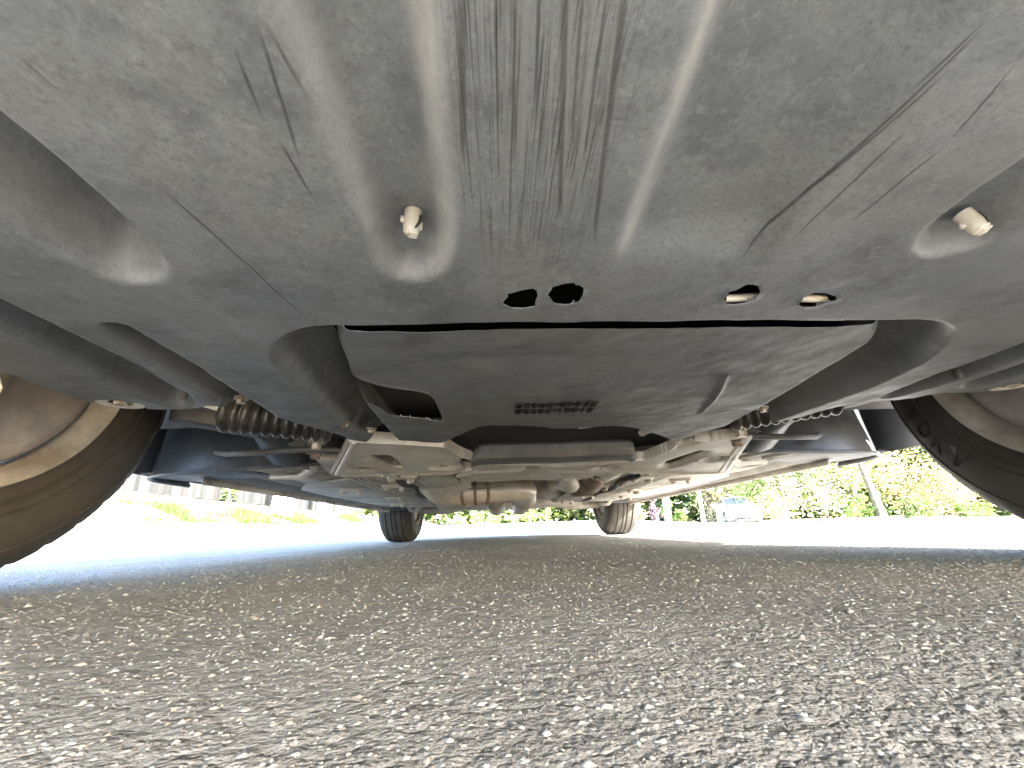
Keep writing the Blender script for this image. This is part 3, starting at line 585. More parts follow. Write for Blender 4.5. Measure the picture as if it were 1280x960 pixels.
# wheels ------------------------------------------------------------
def wheel(name, loc, rz, side):
    """side = +1: right-hand wheel; the inner face looks to -side"""
    w = empty(name, loc, car, rz); s = -side                      # inner direction
    seg = 220; prof = [(.206, -.098), (.216, -.1035), (.228, -.1085), (.245, -.1125), (.262, -.114), (.280, -.1125), (.296, -.108), (.308, -.1015), (.317, -.094), (.325, -.085), (.3305, -.076)]
    tread = []
    edges = [-.076, -.055, -.0545, -.0465, -.046, -.017, -.0165, -.0085, -.008, .008, .0085, .0165, .017, .046, .0465, .0545, .055, .076]
    half = []
    def rad(x, g): return .336-.0052*(x/.076)**2-(.0075 if g else 0)
    g = [0, 0, 1, 1, 0, 0, 1, 1, 0, 0, 1, 1, 0, 0, 1, 1, 0, 0]
    mid = [(rad(x, gg), x) for x, gg in zip(edges, g)]
    full = prof+mid[1:-1]+[(r, -x) for r, x in reversed(prof)]
    mb = MB(); P = []; m = len(full)
    for k in range(seg):
        t = 2*math.pi*k/seg
        for j, (r, x) in enumerate(full):
            cut = (k % 5 == 0)
            if cut and .0555 > 0 and abs(x) > .055 and r > .316: r = r-.0028
            if (k % 5 == 2) and .017 < abs(x) < .046 and r > .33: r = r-.002
            P.append((x*s*-1, r*math.cos(t), r*math.sin(t)))
    F = [[k*m+j, ((k+1) % seg)*m+j, ((k+1) % seg)*m+j+1, k*m+j+1] for k in range(seg) for j in range(m-1)]
    mb.add(P, F)
    # raised rings on the sidewall
    for rr, h in ((.2365, .1105), (.2405, .1118), (.252, .1137), (.2985, .1075)):
        mb.lathe([(rr-.0016, -h*s*-1*-1), (rr-.0008, (h+.0012)*s), (rr+.0008, (h+.0012)*s), (rr+.0016, h*s)] if False else [(rr-.0016, (h-.0005)*s), (rr-.0006, (h+.0011)*s), (rr+.0006, (h+.0011)*s), (rr+.0016, (h-.0005)*s)], (0, 0, 0), 'x', 96)
    mb.build('tyre', M['tyre'], w, angle=32)
    I_ = s
    rm = MB(); rm.lathe([(.2065, .094*I_), (.212, .0965*I_), (.2175, .1015*I_), (.2195, .1065*I_), (.2175, .1085*I_), (.2135, .106*I_), (.208, .101*I_), (.2045, .097*I_), (.2035, .088*I_), (.200, .082*I_), (.197, .06*I_), (.194, .0*I_), (.193, -.06*I_), (.20, -.09*I_), (.21, -.105*I_), (.218, -.107*I_)], (0, 0, 0), 'x', 96)
    rm.build('rim', M['rim'], w)
    ds = MB(); ds.lathe([(.195, .060*I_), (.1935, .078*I_), (.188, .085*I_), (.175, .088*I_), (.11, .084*I_), (.09, .092*I_), (.06, .096*I_), (.0005, .096*I_)], (0, 0, 0), 'x', 72); ds.build('brake_shield', M['dust_shield'], w)
    sp_ = MB()
    for k in range(5):
        a = 2*math.pi*k/5+.3
        R = Matrix.Rotation(a, 3, 'X')
        sp_.add([R @ Vector(p) for p in [(-.07*I_, -.03, .05), (-.07*I_, .03, .05), (-.085*I_, .018, .195), (-.085*I_, -.018, .195), (-.10*I_, -.03, .05), (-.10*I_, .03, .05), (-.105*I_, .018, .195), (-.105*I_, -.018, .195)]], [[0, 1, 2, 3], [4, 5, 6, 7], [0, 1, 5, 4], [1, 2, 6, 5], [2, 3, 7, 6], [3, 0, 4, 7]])
    sp_.lathe([(.0005, -.105*I_), (.06, -.105*I_), (.065, -.07*I_)], (0, 0, 0), 'x', 32)
    sp_.build('spokes', M['rim'], w, bevel=.004)
    return w
ST = -.0753
wl = wheel('front_wheel', (-.7926, AX_F, R_W), ST, -1)
wr = wheel('front_wheel', (.7926, AX_F, R_W), ST, 1)
wheel('rear_wheel', (-.769, AX_R, R_W), 0, -1); wheel('rear_wheel', (.769, AX_R, R_W), 0, 1)
# sidewall lettering and chevron mark on the right front tyre (inner face looks to -x)
def side_letter(ch, ang, rr, size):
    o = text_part('letter', ch, size, M['emboss_dark'], wr, .0010, (0, 0, 0), (0, 0, 0))
    # local frame: plane normal -x, up = radial
    rad_ = Vector((0, math.cos(ang), math.sin(ang))); nrm = Vector((-1, 0, 0)); tan_ = rad_.cross(nrm)
    o.matrix_local = Matrix.Translation(rad_*rr+nrm*.1132) @ Matrix((-tan_, -rad_, nrm)).transposed().to_4x4()
    return o
for i, ch in enumerate('YOK'): side_letter(ch, math.radians(-22.5-7.0*i), .272, .036)
mb = MB()
for k in range(5):
    for sg in (-1, 1):
        a0 = math.radians(-19-.9*k*0); d = .0035*k
        c = Vector((-.1128, 0, 0))
        base = math.radians(-45)
        def pt(al, r): return (-.1136, r*math.cos(base+al), r*math.sin(base+al))
        mb.tube([pt(sg*(.003+d*.9), .284-d*.2), pt(sg*(.006+d*1.1), .270), pt(sg*(.050+d*2.2), .254+.001*k)], .0008, 5)
mb.build('chevron_mark', M['emboss_dark'], wr)
MB().box((0, 0, 0), (.012, .05, .02), None, .003).build('balance_weight', M['steel_dusty'], wl).matrix_local = Matrix.Translation((.088, .03, -.19))

# wheel arch liners --------------------------------------------------
for s in (-1, 1):
    mb = MB()
    def arch(u, v):
        a = math.radians(-8+205*u); x = (.50+.38*v)*s; r = .40+.012*math.sin(u*60)*.3
        return (x, AX_F+r*math.cos(a), R_W+r*math.sin(a))
    mb.grid(arch, 40, 6)
    def inner(u, v):
        a = math.radians(-8+205*u); r = .40*(1-v)+.12*v
        return ((.50+.015*math.sin(v*9))*s, AX_F+r*math.cos(a), R_W+.02+r*math.sin(a))
    mb.grid(inner, 40, 6)
    mb.build('arch_liner', M['liner'], car)
    # rear lower part, smooth black plastic with a rounded outer corner
    mb = MB()
    pth = chaikin([(.40, .93), (.52, .925), (.60, .935), (.74, .955), (.80, .985), (.845, 1.02), (.868, 1.08), (.872, 1.20)], 2, closed=False)
    n_ = len(pth)-1
    def lin(u, v):
        p = pth[int(round(u*n_))]; z = .198+.26*v
        bul = .02*math.sin(math.pi*min(1, v*1.3))*(1-abs(2*u-1))
        return (p[0]*s, p[1]-.03*(1-v)**2*0+bul+.035*(v**1.5), z+.012*max(0, .35-u)*2)
    mb.grid(lin, n_, 14)
    for q in range(2):
        pass
    mb.build('liner_rear', M['liner_plastic'], car)
    mb = MB(); mb.tube([(p[0]*s, p[1]-.002, .197+.012*max(0, .35-i/n_)*2) for i, p in enumerate(pth)], .005, 8); mb.build('liner_hem', M['liner_plastic'], car)
    mb = MB(); mb.prism([(.60*s, .95), (.72*s, .965), (.80*s, 1.0), (.845*s, 1.0), (.85*s, 1.06), (.83*s, 1.14), (.60*s, 1.10)], .200, .208); mb.build('jacking_pad', M['black_plastic'], car, bevel=.003)
    # strut, driveshaft and knuckle glimpsed beside the brake
    mb = MB(); mb.tube([(.50*s, AX_F+.03, .31), (.62*s, AX_F+.02, .325), (.72*s, AX_F, .335)], .016, 12); mb.tube([(.46*s, AX_F+.03, .30), (.53*s, AX_F+.03, .31)], [.035, .028], 16); mb.build('driveshaft', M['rubber'], car)
    mb = MB(); mb.tube([(.66*s, AX_F-.02, .235), (.70*s, AX_F+.01, .25), (.715*s, AX_F+.02, .33)], [.03, .035, .045], 14); mb.build('knuckle', M['steel_dusty'], car)
    # steering rack bellows
    mb = MB(); p0, p1 = Vector((-.445 if s < 0 else .445, .615, .232)), Vector((-.305 if s < 0 else .305, .66, .214)); path = []; rads = []
    N = 96
    for i in range(N+1):
        t = i/N; path.append(p0.lerp(p1, t)); rads.append((.026-.007*t)+.0050*abs(math.sin(t*math.pi*11))-.002)
    mb.tube(path, rads, 24); mb.build('steering_bellows', mat('bellows_rubber', (.022, .020, .018), .4, var=.3, col2=(.045, .04, .034), c2scale=20), car)
    mb = MB(); mb.tube([(.445*s, .615, .240), (.56*s, .60, .275), (.66*s, .60, .30)], .0085, 10); mb.build('tie_rod', M['steel_dusty'], car)
    # lower arm: boxed sheet arm with bushings, bolts and a ball joint
    mb = MB()
    arm = chaikin([(-.34, .86), (-.42, .83), (-.54, .80), (-.62, .76), (-.65, .78), (-.60, .84), (-.52, .88), (-.46, .92), (-.42, 1.0), (-.36, 1.02), (-.33, .95)], 2)
    arm = [(x*-s, y) for x, y in arm]
    mb.prism(arm, .212, .236, lambda x, y: .05*sstep(np.array((abs(x)-.35)/.3))); mb.build('lower_arm', M['engine'], car, bevel=.004)
    mb = MB(); mb.tube([(.66*s, .955, .238), (.58*s, .86, .216), (.50*s, .80, .206), (.40*s, .78, .206), (.34*s, .80, .207)], [.006, .0055, .0055, .006, .006], 10); mb.build('stabiliser_link', M['engine'], car)
    mb = MB(); mb.lathe([(.0005, -.03), (.008, -.03), (.009, -.022), (.017, -.021), (.018, -.017), (.0165, -.015), (.0165, .012), (.025, .014), (.026, .02), (.02, .03)], (.385*s, .80, .222), 'z', 24); mb.build('arm_bushing', M['rust'], car)
    mb = MB(); mb.lathe([(.0005, -.016), (.0075, -.016), (.009, -.006), (.015, -.005), (.015, .0)], (.36*s, .74, .214), 'z', 6); mb.build('bolt', M['bolt'], car)
    mb = MB(); mb.tube([(.50*s, .74, .30), (.47*s, .82, .27), (.49*s, .92, .25)], [.045, .05, .055], 16); mb.build('lower_strut', M['liner_plastic'], car)
    gd = chaikin([(.43*s, .95), (.60*s, .93), (.70*s, 1.0), (.71*s, 1.16), (.64*s, 1.30), (.46*s, 1.30), (.41*s, 1.12)], 2)
    def guard_z(x, y, s=s):
        z = .206+.0*x; ax_ = np.abs(x)
        for q in range(5):
            r_ = np.hypot(ax_-.36, (y-.90)*.8); z = z-.007*sstep((.010-np.abs(r_-.13-.055*q))/.007)
        return z+.012*sstep((ax_-.62)/.08)+.002*vnoise(x*20, y*20, 14)
    sheet('ribbed_guard', np.arange(min(.40*s, .72*s), max(.40*s, .72*s), .005), np.arange(.92, 1.32, .005), guard_z, gd, [], M['floor_pan'], car, rim=.008)
    # brace from the crossmember back to the floor
    mb = MB(); mb.prism([(.36*s, .88), (.41*s, .86), (.47*s, 1.10), (.40*s, 1.22), (.34*s, 1.2)], .199, .215); mb.build('subframe_brace', M['floor_pan'], car, bevel=.005)

# floor, tunnel, sills -----------------------------------------------
def floor_z(x, y):
    z = np.full(x.shape, .218)
    z = z+.13*sstep((.175-np.abs(x))/.045)                                     # tunnel
    for x0, d, w in ((.30, -.018, .035), (.56, -.022, .045), (.70, .012, .03)):
        z = z+d*sstep((w-np.abs(np.abs(x)-x0))/.018)
    for y0 in np.arange(1.25, 2.7, .155): z = z+.007*sstep((.02-np.abs(y-y0))/.015)*(np.abs(x) > .34)*(np.abs(x) < .52)
    z = z+.02*sstep((y-2.5)/.3)*(np.abs(x) < .6)
    # rear: wheel houses and suspension cavity
    z = z+.50*sstep((np.abs(x)-.60)/.04)*sstep((.42-np.abs(y-AX_R))/.05)
    z = z+.10*sstep((.36-np.abs(y-AX_R-.02))/.10)*(1-sstep((np.abs(x)-.60)/.04))
    z = z+.10*sstep((y-3.8)/.4)
    z = z+.05*sstep((1.05-y)/.1)*(1-sstep((np.abs(x)-.5)/.2))
    return z+.003*vnoise(x*7, y*5, 6)
sheet('floor_pan', np.arange(-.858, .859, .011), np.arange(.96, 4.30, .016), floor_z, np.array([(-.50, .955), (.50, .955), (.62, 1.10), (.66, 1.24), (.861, 1.24), (.861, 4.31), (-.861, 4.31), (-.861, 1.24), (-.66, 1.24), (-.62, 1.10)]), [], M['floor_pan'], car, rim=.01)
for s in (-1, 1):
    mb = MB()
    sp_pts = [(.735, .222), (.745, .205), (.752, .200), (.760, .200), (.766, .203), (.80, .202), (.83, .203), (.862, .214), (.872, .25)]
    def sill(u, v):
        k = v*(len(sp_pts)-1); i = min(int(k+1e-6), len(sp_pts)-2); f = k-i
        y = 1.06+1.84*u
        notch = .0015*(1 if (int(u*46) % 7 == 3 and 1 < k < 4) else 0)
        return (s*(sp_pts[i][0]*(1-f)+sp_pts[i+1][0]*f), y, sp_pts[i][1]*(1-f)+sp_pts[i+1][1]*f+notch)
    mb.grid(sill, 60, len(sp_pts)-1); mb.build('sill', M['sill'], car)
    # seam flange and brake pipes along the floor
    mb = MB(); mb.box((.758*s, 1.98, .193), (.006, 1.8, .016), None, .001); mb.build('pinch_weld', M['floor_pan'], car)
    mb = MB()
    for k in range(3): mb.tube([((.40+.018*k)*s, 1.1, .20), ((.42+.018*k)*s, 1.6, .196), ((.43+.018*k)*s, 2.3, .20), ((.36+.018*k)*s, 2.9, .215)], .0045, 6)
    mb.build('fluid_pipes', M['steel_dusty'], car)
    mb = MB(); mb.prism(chaikin([(.22*s, 1.18), (.40*s, 1.14), (.66*s, 1.30), (.69*s, 1.7), (.66*s, 2.55), (.30*s, 2.62), (.22*s, 2.3)], 1).tolist(), .196, .202); mb.build('floor_cover', M['floor_pan'], car, bevel=.002)
    # rear suspension
    mb = MB(); mb.tube([(.28*s, 3.20, .235), (.45*s, 3.24, .21), (.64*s, 3.30, .215)], [.03, .034, .03], 12); mb.build('rear_arm', M['steel_dusty'], car)
    mb = MB(); mb.tube([(.62*s, 2.72, .25), (.63*s, 2.95, .215), (.64*s, 3.22, .225)], [.025, .03, .03], 12); mb.build('trailing_arm', M['floor_pan'], car)
    mb = MB(); mb.prism([(.60*s, 2.86), (.86*s, 2.86), (.86*s, 2.92), (.60*s, 2.93)], .20, .30); mb.build('stone_guard', M['liner_plastic'], car, bevel=.006)
# brackets, nuts and cables along the floor
rb = np.random.default_rng(21)
for s in (-1, 1):
    for x0, y0 in ((.30, 1.12), (.37, 1.34), (.52, 1.42), (.29, 1.58), (.47, 1.78), (.33, 2.02), (.55, 2.2), (.30, 2.45)):
        o = MB().box((0, 0, 0), (.07, .032, .012), None, .004).box((.022, 0, -.010), (.012, .028, .014), None, .003).box((-.024, .004, -.008), (.016, .016, .01), None, .003).build('floor_bracket', M['steel_dusty'], car); o.location = (x0*s, y0, .194); o.rotation_euler = (0, 0, rb.uniform(-.8, .8))
    pth_ = [(.29*s, 1.05, .205), (.33*s, 1.2, .186), (.31*s, 1.4, .196), (.36*s, 1.62, .188), (.34*s, 1.9, .194), (.40*s, 2.3, .192), (.36*s, 2.7, .21)]
    MB().tube(chaikin(pth_, 2, closed=False), .0075, 8).build('brake_cable', M['rubber'], car)
    o = MB().grid(lambda u, v: ((.18+.12*u)*s, 1.12+.34*v, .205-.022*math.sin(math.pi*u)*math.sin(math.pi*v)+.003*math.sin(v*40)), 14, 20).build('tunnel_shield', M['shield'], car)
    MB().tube([(.44*s, .90, .236), (.47*s, 1.0, .205), (.52*s, 1.06, .197), (.60*s, 1.08, .20)], [.010, .012, .010, .008], 10).build('suspension_link', M['steel_dusty'], car)
# exhaust line with its heat shield
mb = MB()
def shield(u, v):
    x = -.385+.235*u; a = math.pi*.62*v
    dep = .012+.080*float(sstep(np.array(u/.62)))-.012*float(sstep(np.array((u-.82)/.18)))
    dent = .016*math.exp(-(((u-.50)/.13)**2+((v-.45)/.20)**2))
    return (x, 1.34+.10*u+.17*(1-math.cos(a))+dent, .232-dep*math.sin(min(a, math.pi/2))-.01*max(0, v-.8)+.0025*math.sin(u*21)*math.sin(v*17))
mb.grid(shield, 34, 26); mb.build('heat_shield', M['shield'], car)
mb = MB(); mb.tube([(-.355, 1.335, .217), (-.27, 1.345, .214), (-.18, 1.38, .215)], [.010, .013, .010], 10); mb.build('shield_lip', M['rust'], car)
ex = MB(); path = [(-.26, 1.56, .182), (-.20, 1.50, .178), (-.13, 1.49, .178), (-.06, 1.51, .183), (.0, 1.53, .189), (.034, 1.57, .190), (.042, 1.68, .190), (.035, 1.9, .192), (.03, 2.1, .205)]
P_ = chaikin(path, 2, closed=False); ex.tube(P_, [.036]*len(P_), 24); ex.build('exhaust_pipe', M['exhaust'], car)
for t in (7, 9, 11):
    c = Vector(P_[t]); d = (Vector(P_[t+1])-Vector(P_[t-1])).normalized()*.005
    MB().tube([c-d, c+d], .0395, 24).build('exhaust_clamp', M['rust'], car)
mb = MB(); mb.tube([Vector(p)+Vector((0, -.034, .010)) for p in P_[6:21]], .002, 6); mb.build('exhaust_seam', M['rust'], car)
for x0 in (-.085, .055):
    MB().tube([(x0, 1.92, .225), (x0, 2.0, .200), (x0, 2.06, .196), (x0, 2.70, .19), (x0, 2.85, .21)], [.03, .044, .050, .050, .03], 24).build('resonator', M['exhaust'], car)
# centre brace with slots under the tunnel
tun = chaikin([(-.17, 1.12), (.02, 1.08), (.30, 1.12), (.33, 1.24), (.10, 1.34), (-.06, 1.36), (-.16, 1.24)], 1)
slots = [np.array([(a, b), (a+.03, b+.004), (a+.04, b+.03), (a+.008, b+.026)]) for a, b in ((.02, 1.22), (.08, 1.20), (.15, 1.18), (.22, 1.16), (.05, 1.27))]
sheet('tunnel_brace', np.arange(-.2, .36, .006), np.arange(1.05, 1.40, .006), lambda x, y: .196+.004*np.cos(x*20)-.012*np.abs(x-.05)*0, tun, slots, M['steel_dusty'], car, rim=.012, hole_rim=.012)
mb = MB(); mb.tube([(.22, 1.22, .22), (.24, 1.5, .21), (.26, 1.9, .21)], [.03, .05, .03], 14); mb.tube([(.33, 1.3, .212), (.36, 1.6, .206), (.34, 2.0, .21)], .02, 12); mb.build('gearbox_mount', M['rust'], car)
mb = MB(); mb.tube([(.14, 1.28, .21), (.16, 1.40, .195), (.15, 1.55, .21)], [.025, .035, .025], 14); mb.build('prop_joint', M['steel_dusty'], car)
mb = MB(); mb.box((0, 3.16, .232), (1.0, .10, .07), None, .02); mb.build('rear_subframe', M['steel_dusty'], car)
mb = MB()
mb.grid(lambda u, v: (-.45+.85*u, 3.80+.40*v, .205+.11*v+.05*abs(2*v-1)**3-.02*(1-abs(2*u-1)**4)), 20, 10); mb.build('muffler', M['exhaust'], car)

# body shell -----------------------------------------------------------
BODY = np.array([  # y, sill z/x, mid z/x, belt z/x, upper z/x, top z
 (-.47, .36, .45, .46, .52, .58, .50, .64, .40, .66), (-.42, .29, .62, .45, .68, .62, .64, .69, .50, .71), (-.33, .235, .76, .45, .82, .66, .76, .73, .56, .76), (-.12, .215, .83, .46, .89, .72, .83, .79, .60, .82),
 (.5, .205, .86, .48, .92, .81, .86, .87, .62, .90), (1.1, .205, .868, .48, .92, .90, .88, .95, .66, .98), (1.75, .205, .868, .48, .92, .95, .88, 1.38, .62, 1.43),
 (2.5, .205, .868, .48, .92, .97, .88, 1.41, .62, 1.46), (3.3, .205, .868, .50, .93, .99, .88, 1.35, .60, 1.40), (4.0, .23, .85, .50, .92, .98, .86, 1.06, .72, 1.10), (4.25, .27, .78, .5, .87, .92, .82, 1.0, .70, 1.04), (4.38, .33, .60, .5, .70, .82, .66, .9, .55, .94)])
def half_profile(y, n=9):
    r = [np.interp(y, BODY[:, 0], BODY[:, k]) for k in range(10)]
    pts = [(r[2], r[1]), (r[4], r[3]), (r[6], r[5]), (r[8], r[7]), (0, r[9])]; out = []
    for i in range(4):
        for j in range(n): t = j/n; out.append((pts[i][0]*(1-t)+pts[i+1][0]*t+.02*math.sin(math.pi*t)*(i < 3), pts[i][1]*(1-t)+pts[i+1][1]*t+(.015*math.sin(math.pi*t) if i == 3 else 0)))
    return out+[pts[4]]
ysb = ax([np.linspace(-.47, 4.38, 60), np.linspace(.10, .92, 40), np.linspace(2.9, 3.74, 40)])
PR = np.array([[(x, y, z) for x, z in half_profile(y, 12)] for y in ysb]); nb, mb_ = PR.shape[:2]
for s in (-1, 1):
    V = PR.copy(); V[..., 0] *= s; V = V.reshape(-1, 3); keep = np.ones(len(V), bool)
    for cyy in (AX_F, AX_R):
        d = np.hypot(V[:, 1]-cyy, V[:, 2]-R_W-.01); side_ = np.abs(V[:, 0]) > .6
        on = side_ & (np.abs(d-.385) < .018); sc_ = (.385/np.maximum(d, 1e-6))[on]
        V[on, 1] = cyy+(V[on, 1]-cyy)*sc_; V[on, 2] = R_W+.01+(V[on, 2]-R_W-.01)*sc_
        keep &= ~(side_ & (d < .385) & ~on)
    I = np.arange(nb*mb_).reshape(nb, mb_); F = np.stack([I[:-1, :-1], I[1:, :-1], I[1:, 1:], I[:-1, 1:]], -1).reshape(-1, 4); F = F[keep[F].all(1)]
    mesh_np('body_side', V, F, M['paint'], car, smooth=True)
    for y0, y1, nm in ((1.35, 2.45, 'side_window'), (2.52, 3.45, 'side_window')):
        m_ = MB()
        def win(u, v):
            y = y0+(y1-y0)*u; r = half_profile(y, 12); p = r[int(round(26+8*v))]
            return ((p[0]+.004)*s, y, p[1]+.002)
        m_.grid(win, 12, 8); m_.build(nm, M['glass'], car)
    m_ = MB(); m_.grid(lambda u, v: ((half_profile(-.40+.25*u, 12)[int(round(17+6*v))][0]+.004)*s, -.40+.25*u, half_profile(-.40+.25*u, 12)[int(round(17+6*v))][1]), 8, 6); m_.build('headlight', M['lamp'], car)
    m_ = MB(); m_.grid(lambda u, v: ((half_profile(4.15+.2*u, 12)[int(round(16+6*v))][0]+.004)*s, 4.15+.2*u, half_profile(4.15+.2*u, 12)[int(round(16+6*v))][1]), 8, 6); m_.build('tail_light', M['lamp_red'], car)
for y0, y1, nm in ((1.14, 1.72, 'windscreen'), (3.36, 3.95, 'rear_window')):
    m_ = MB()
    def ws(u, v):
        y = y0+(y1-y0)*u; r = half_profile(y, 12); q = -1+2*v; p = r[int(round(48-12*abs(q)))]
        return (p[0]*(1 if q > 0 else -1)*.98, y, p[1]+.004)
    m_.grid(ws, 12, 24); m_.build(nm, M['glass'], car)
for y, nm in ((-.47, 'front_fascia'), (4.38, 'rear_fascia')):
    r = half_profile(y, 6); poly = [(x, y, z) for x, z in r]+[(-x, y, z) for x, z in reversed(r[:-1])]
    MB().add(poly, [list(range(len(poly)))]).build(nm, M['paint'], car)
# front valance between bumper and tray
mb = MB(); mb.grid(lambda u, v: ((-.80+1.6*u)*(1-.12*v), -.30-.10*v-.0*u, .252+.04*v+.006*math.sin(u*9)), 20, 4); mb.build('bumper_valance', M['black_plastic'], car)
for s in (-1, 1):
    mb = MB(); mb.grid(lambda u, v: (s*(.47+.37*u+(.13 if s > 0 else 0)*(1-u)), -.32+.40*v, .252+.02*u+.04*(1-v)*0), 8, 6); mb.build('side_valance', M['black_plastic'], car)
# ------------------------------------------------------------------ surroundings
def leaf_quads(C, size, r, flat=.35):
    """leaf faces at points C"""
    n = len(C); d = r.normal(size=(n, 3)); d[:, 2] *= flat; d /= np.linalg.norm(d, axis=1, keepdims=True)
    e = r.normal(size=(n, 3)); e -= d*(e*d).sum(1, keepdims=True); e /= np.linalg.norm(e, axis=1, keepdims=True)
    s = size*r.uniform(.6, 1.4, (n, 1)); w = np.cross(d, e)
    V = np.stack([C-d*s, C+e*s*.5+w*s*.12, C+d*s, C-e*s*.5+w*s*.12], 1).reshape(-1, 3)
    return V, np.arange(4*n).reshape(n, 4)
def clump_points(c, rad, n, nclump, r, clump=.28, shell=.5):
    k = r.normal(size=(nclump, 3)); k /= np.linalg.norm(k, axis=1, keepdims=True); k *= (r.uniform(shell, 1, (nclump, 1)))
    i = r.integers(0, nclump, n); s = r.uniform(.6, 1.3, (nclump, 1))
    p = k[i]+r.normal(size=(n, 3))*clump*s[i]*.6
    return np.asarray(c)+p*np.asarray(rad), i
M['leaf'] = attr_mat('leaves', rough=.55, transl=.4)
M['bark'] = mat('bark', (.16, .13, .10), .9, var=.4, vscale=8, bump=1, bscale=20, col2=(.09, .075, .06), c2scale=5)
M['pale_bark'] = mat('bleached_bark', (.62, .58, .50), .85, var=.15, vscale=8, bump=.8, bscale=18, col2=(.45, .41, .35), c2scale=4, c2lo=.55, c2hi=.8)
M['grey_bark'] = mat('grey_bark', (.12, .105, .085), .85, var=.5, vscale=8, bump=.8, bscale=18, col2=(.06, .052, .042), c2scale=3)
def tints(i, n, cols, wts, r, nclump):
    cols = np.array(cols); a = r.choice(len(cols), nclump, p=wts); b = r.choice(len(cols), n, p=wts)
    c = np.where((r.uniform(size=n) < .65)[:, None], cols[a[i]], cols[b])
    return np.repeat(np.clip(c*1.25*r.uniform(.7, 1.3, (n, 1)), 0, .85), 4, 0)
GREEN = ([(0.069, 0.113, 0.033), (0.106, 0.159, 0.047), (0.146, 0.195, 0.059)], [0.4, 0.4, 0.2])
LIME = ([(0.126, 0.214, 0.048), (0.185, 0.273, 0.068), (0.076, 0.135, 0.033)], [0.45, 0.3, 0.25])
YELLOW = ([(0.323, 0.254, 0.098), (0.422, 0.363, 0.178), (0.156, 0.176, 0.068), (0.282, 0.243, 0.126)], [0.3, 0.25, 0.25, 0.2])
TAN = ([(0.351, 0.293, 0.156), (0.259, 0.239, 0.103), (0.474, 0.416, 0.26), (0.121, 0.151, 0.053)], [0.35, 0.25, 0.2, 0.2])
BLOSSOM = ([(.70, .68, .60), (.12, .15, .04), (.32, .30, .18)], [.42, .33, .25])
MAUVE = ([(.16, .09, .12), (.22, .13, .16)], [.6, .4])
def shrub(name, label, base, rad, n, leaf, pal, seed, group=None, cat='shrub', stems=5):
    r = np.random.default_rng(seed); b = np.array(base, float); b[2] = float(gz(b[0], b[1]))
    t = empty(name, b); tag(t, label, cat, group)
    c = (0, 0, rad[2]*.95); nc = max(14, n//60)
    P, i = clump_points(c, rad, n, nc, r, .30, .35); P[:, 2] = np.maximum(P[:, 2], .02)
    V, F = leaf_quads(P, leaf, r); mesh_np('foliage', V, F, M['leaf'], t, tint=tints(i, n, pal[0], pal[1], r, nc))
    mb = MB()
    for k in range(stems):
        a = r.uniform(0, 6.28); q = r.uniform(.3, .75)
        mb.tube([(0.04*math.cos(a), .04*math.sin(a), -.05), (rad[0]*.3*q*math.cos(a), rad[1]*.3*q*math.sin(a), rad[2]*.7), (rad[0]*q*math.cos(a), rad[1]*q*math.sin(a), rad[2]*1.5)], [.03, .02, .008], 6)
    mb.build('stem', M['bark'], t)
    return t
def tree(name, label, base, h, rtrunk, crown_r, n, leaf, pal, seed, group=None, lean=(0, 0), bark='bark', crown_lo=.35, low=0):
    r = np.random.default_rng(seed); b = np.array(base, float); b[2] = float(gz(b[0], b[1]))
    t = empty(name, b); tag(t, label, 'tree', group)
    mb = MB(); pts = []
    for k in range(9):
        f = k/8; pts.append((lean[0]*f+.06*math.sin(f*5+seed), lean[1]*f+.06*math.cos(f*4+seed), -.1+(h*.8+.1)*f))
    mb.tube(pts, [rtrunk*(1.35 if k == 0 else 1.08 if k == 1 else 1-.085*k) for k in range(9)], 14)
    for k in range(9):
        f = r.uniform(crown_lo, .95); i = min(int(f*8), 7); p = Vector(pts[i]).lerp(Vector(pts[i+1]), f*8-i); a = r.uniform(0, 6.28); L = crown_r*r.uniform(.5, .9)
        mb.tube([p, p+Vector((math.cos(a)*L*.5, math.sin(a)*L*.5, L*.22)), p+Vector((math.cos(a)*L, math.sin(a)*L, L*.5))], [rtrunk*.34*(1.2-f), rtrunk*.22*(1.2-f), .012], 7)
    mb.build('trunk', M[bark], t)
    nc = max(30, n//110); zc = h*(.5+crown_lo*.45); rz = h*(1-crown_lo)*.52
    P, i = clump_points((lean[0]*.7, lean[1]*.7, zc), (crown_r, crown_r, rz), n, nc, r, .26, .3)
    V, F = leaf_quads(P, leaf, r); mesh_np('crown', V, F, M['leaf'], t, tint=tints(i, n, pal[0], pal[1], r, nc))
    return t

# left bank: lawn, fence, trunks
M['soil'] = mat('bank_soil_grass', (.22, .20, .12), .95, var=.4, vscale=3, bump=.6, bscale=30, col2=(.12, .16, .05), c2scale=1.2)
lx, ly = np.linspace(-16, -5.3, 60), np.linspace(2, 45, 90); LX, LY = np.meshgrid(lx, ly, indexing='ij')
LX = LX+np.where(LX > -5.4, .25*vnoise(LY*.7, LY*0, 4), 0)
I = np.arange(LX.size).reshape(LX.shape); LF = np.stack([I[:-1, :-1], I[1:, :-1], I[1:, 1:], I[:-1, 1:]], -1).reshape(-1, 4)
tag(mesh_np('lawn', np.stack([LX.ravel(), LY.ravel(), gz(LX, LY).ravel()+.006], 1), LF, M['soil'], smooth=True), kind='structure')
r = np.random.default_rng(3); n = 26000
bx_, by_ = -5.75-.95*r.beta(1.6, 1.6, n), 5+17*r.beta(1.5, 1.5, n)
k = vnoise(bx_*1.3, by_*.8, 8)+.35*vnoise(bx_*4, by_*3, 9) > -.15; bx_, by_ = bx_[k], by_[k]; n = len(bx_)
hb = r.uniform(.05, .17, n); a = r.uniform(0, 6.28, n); wv = .008
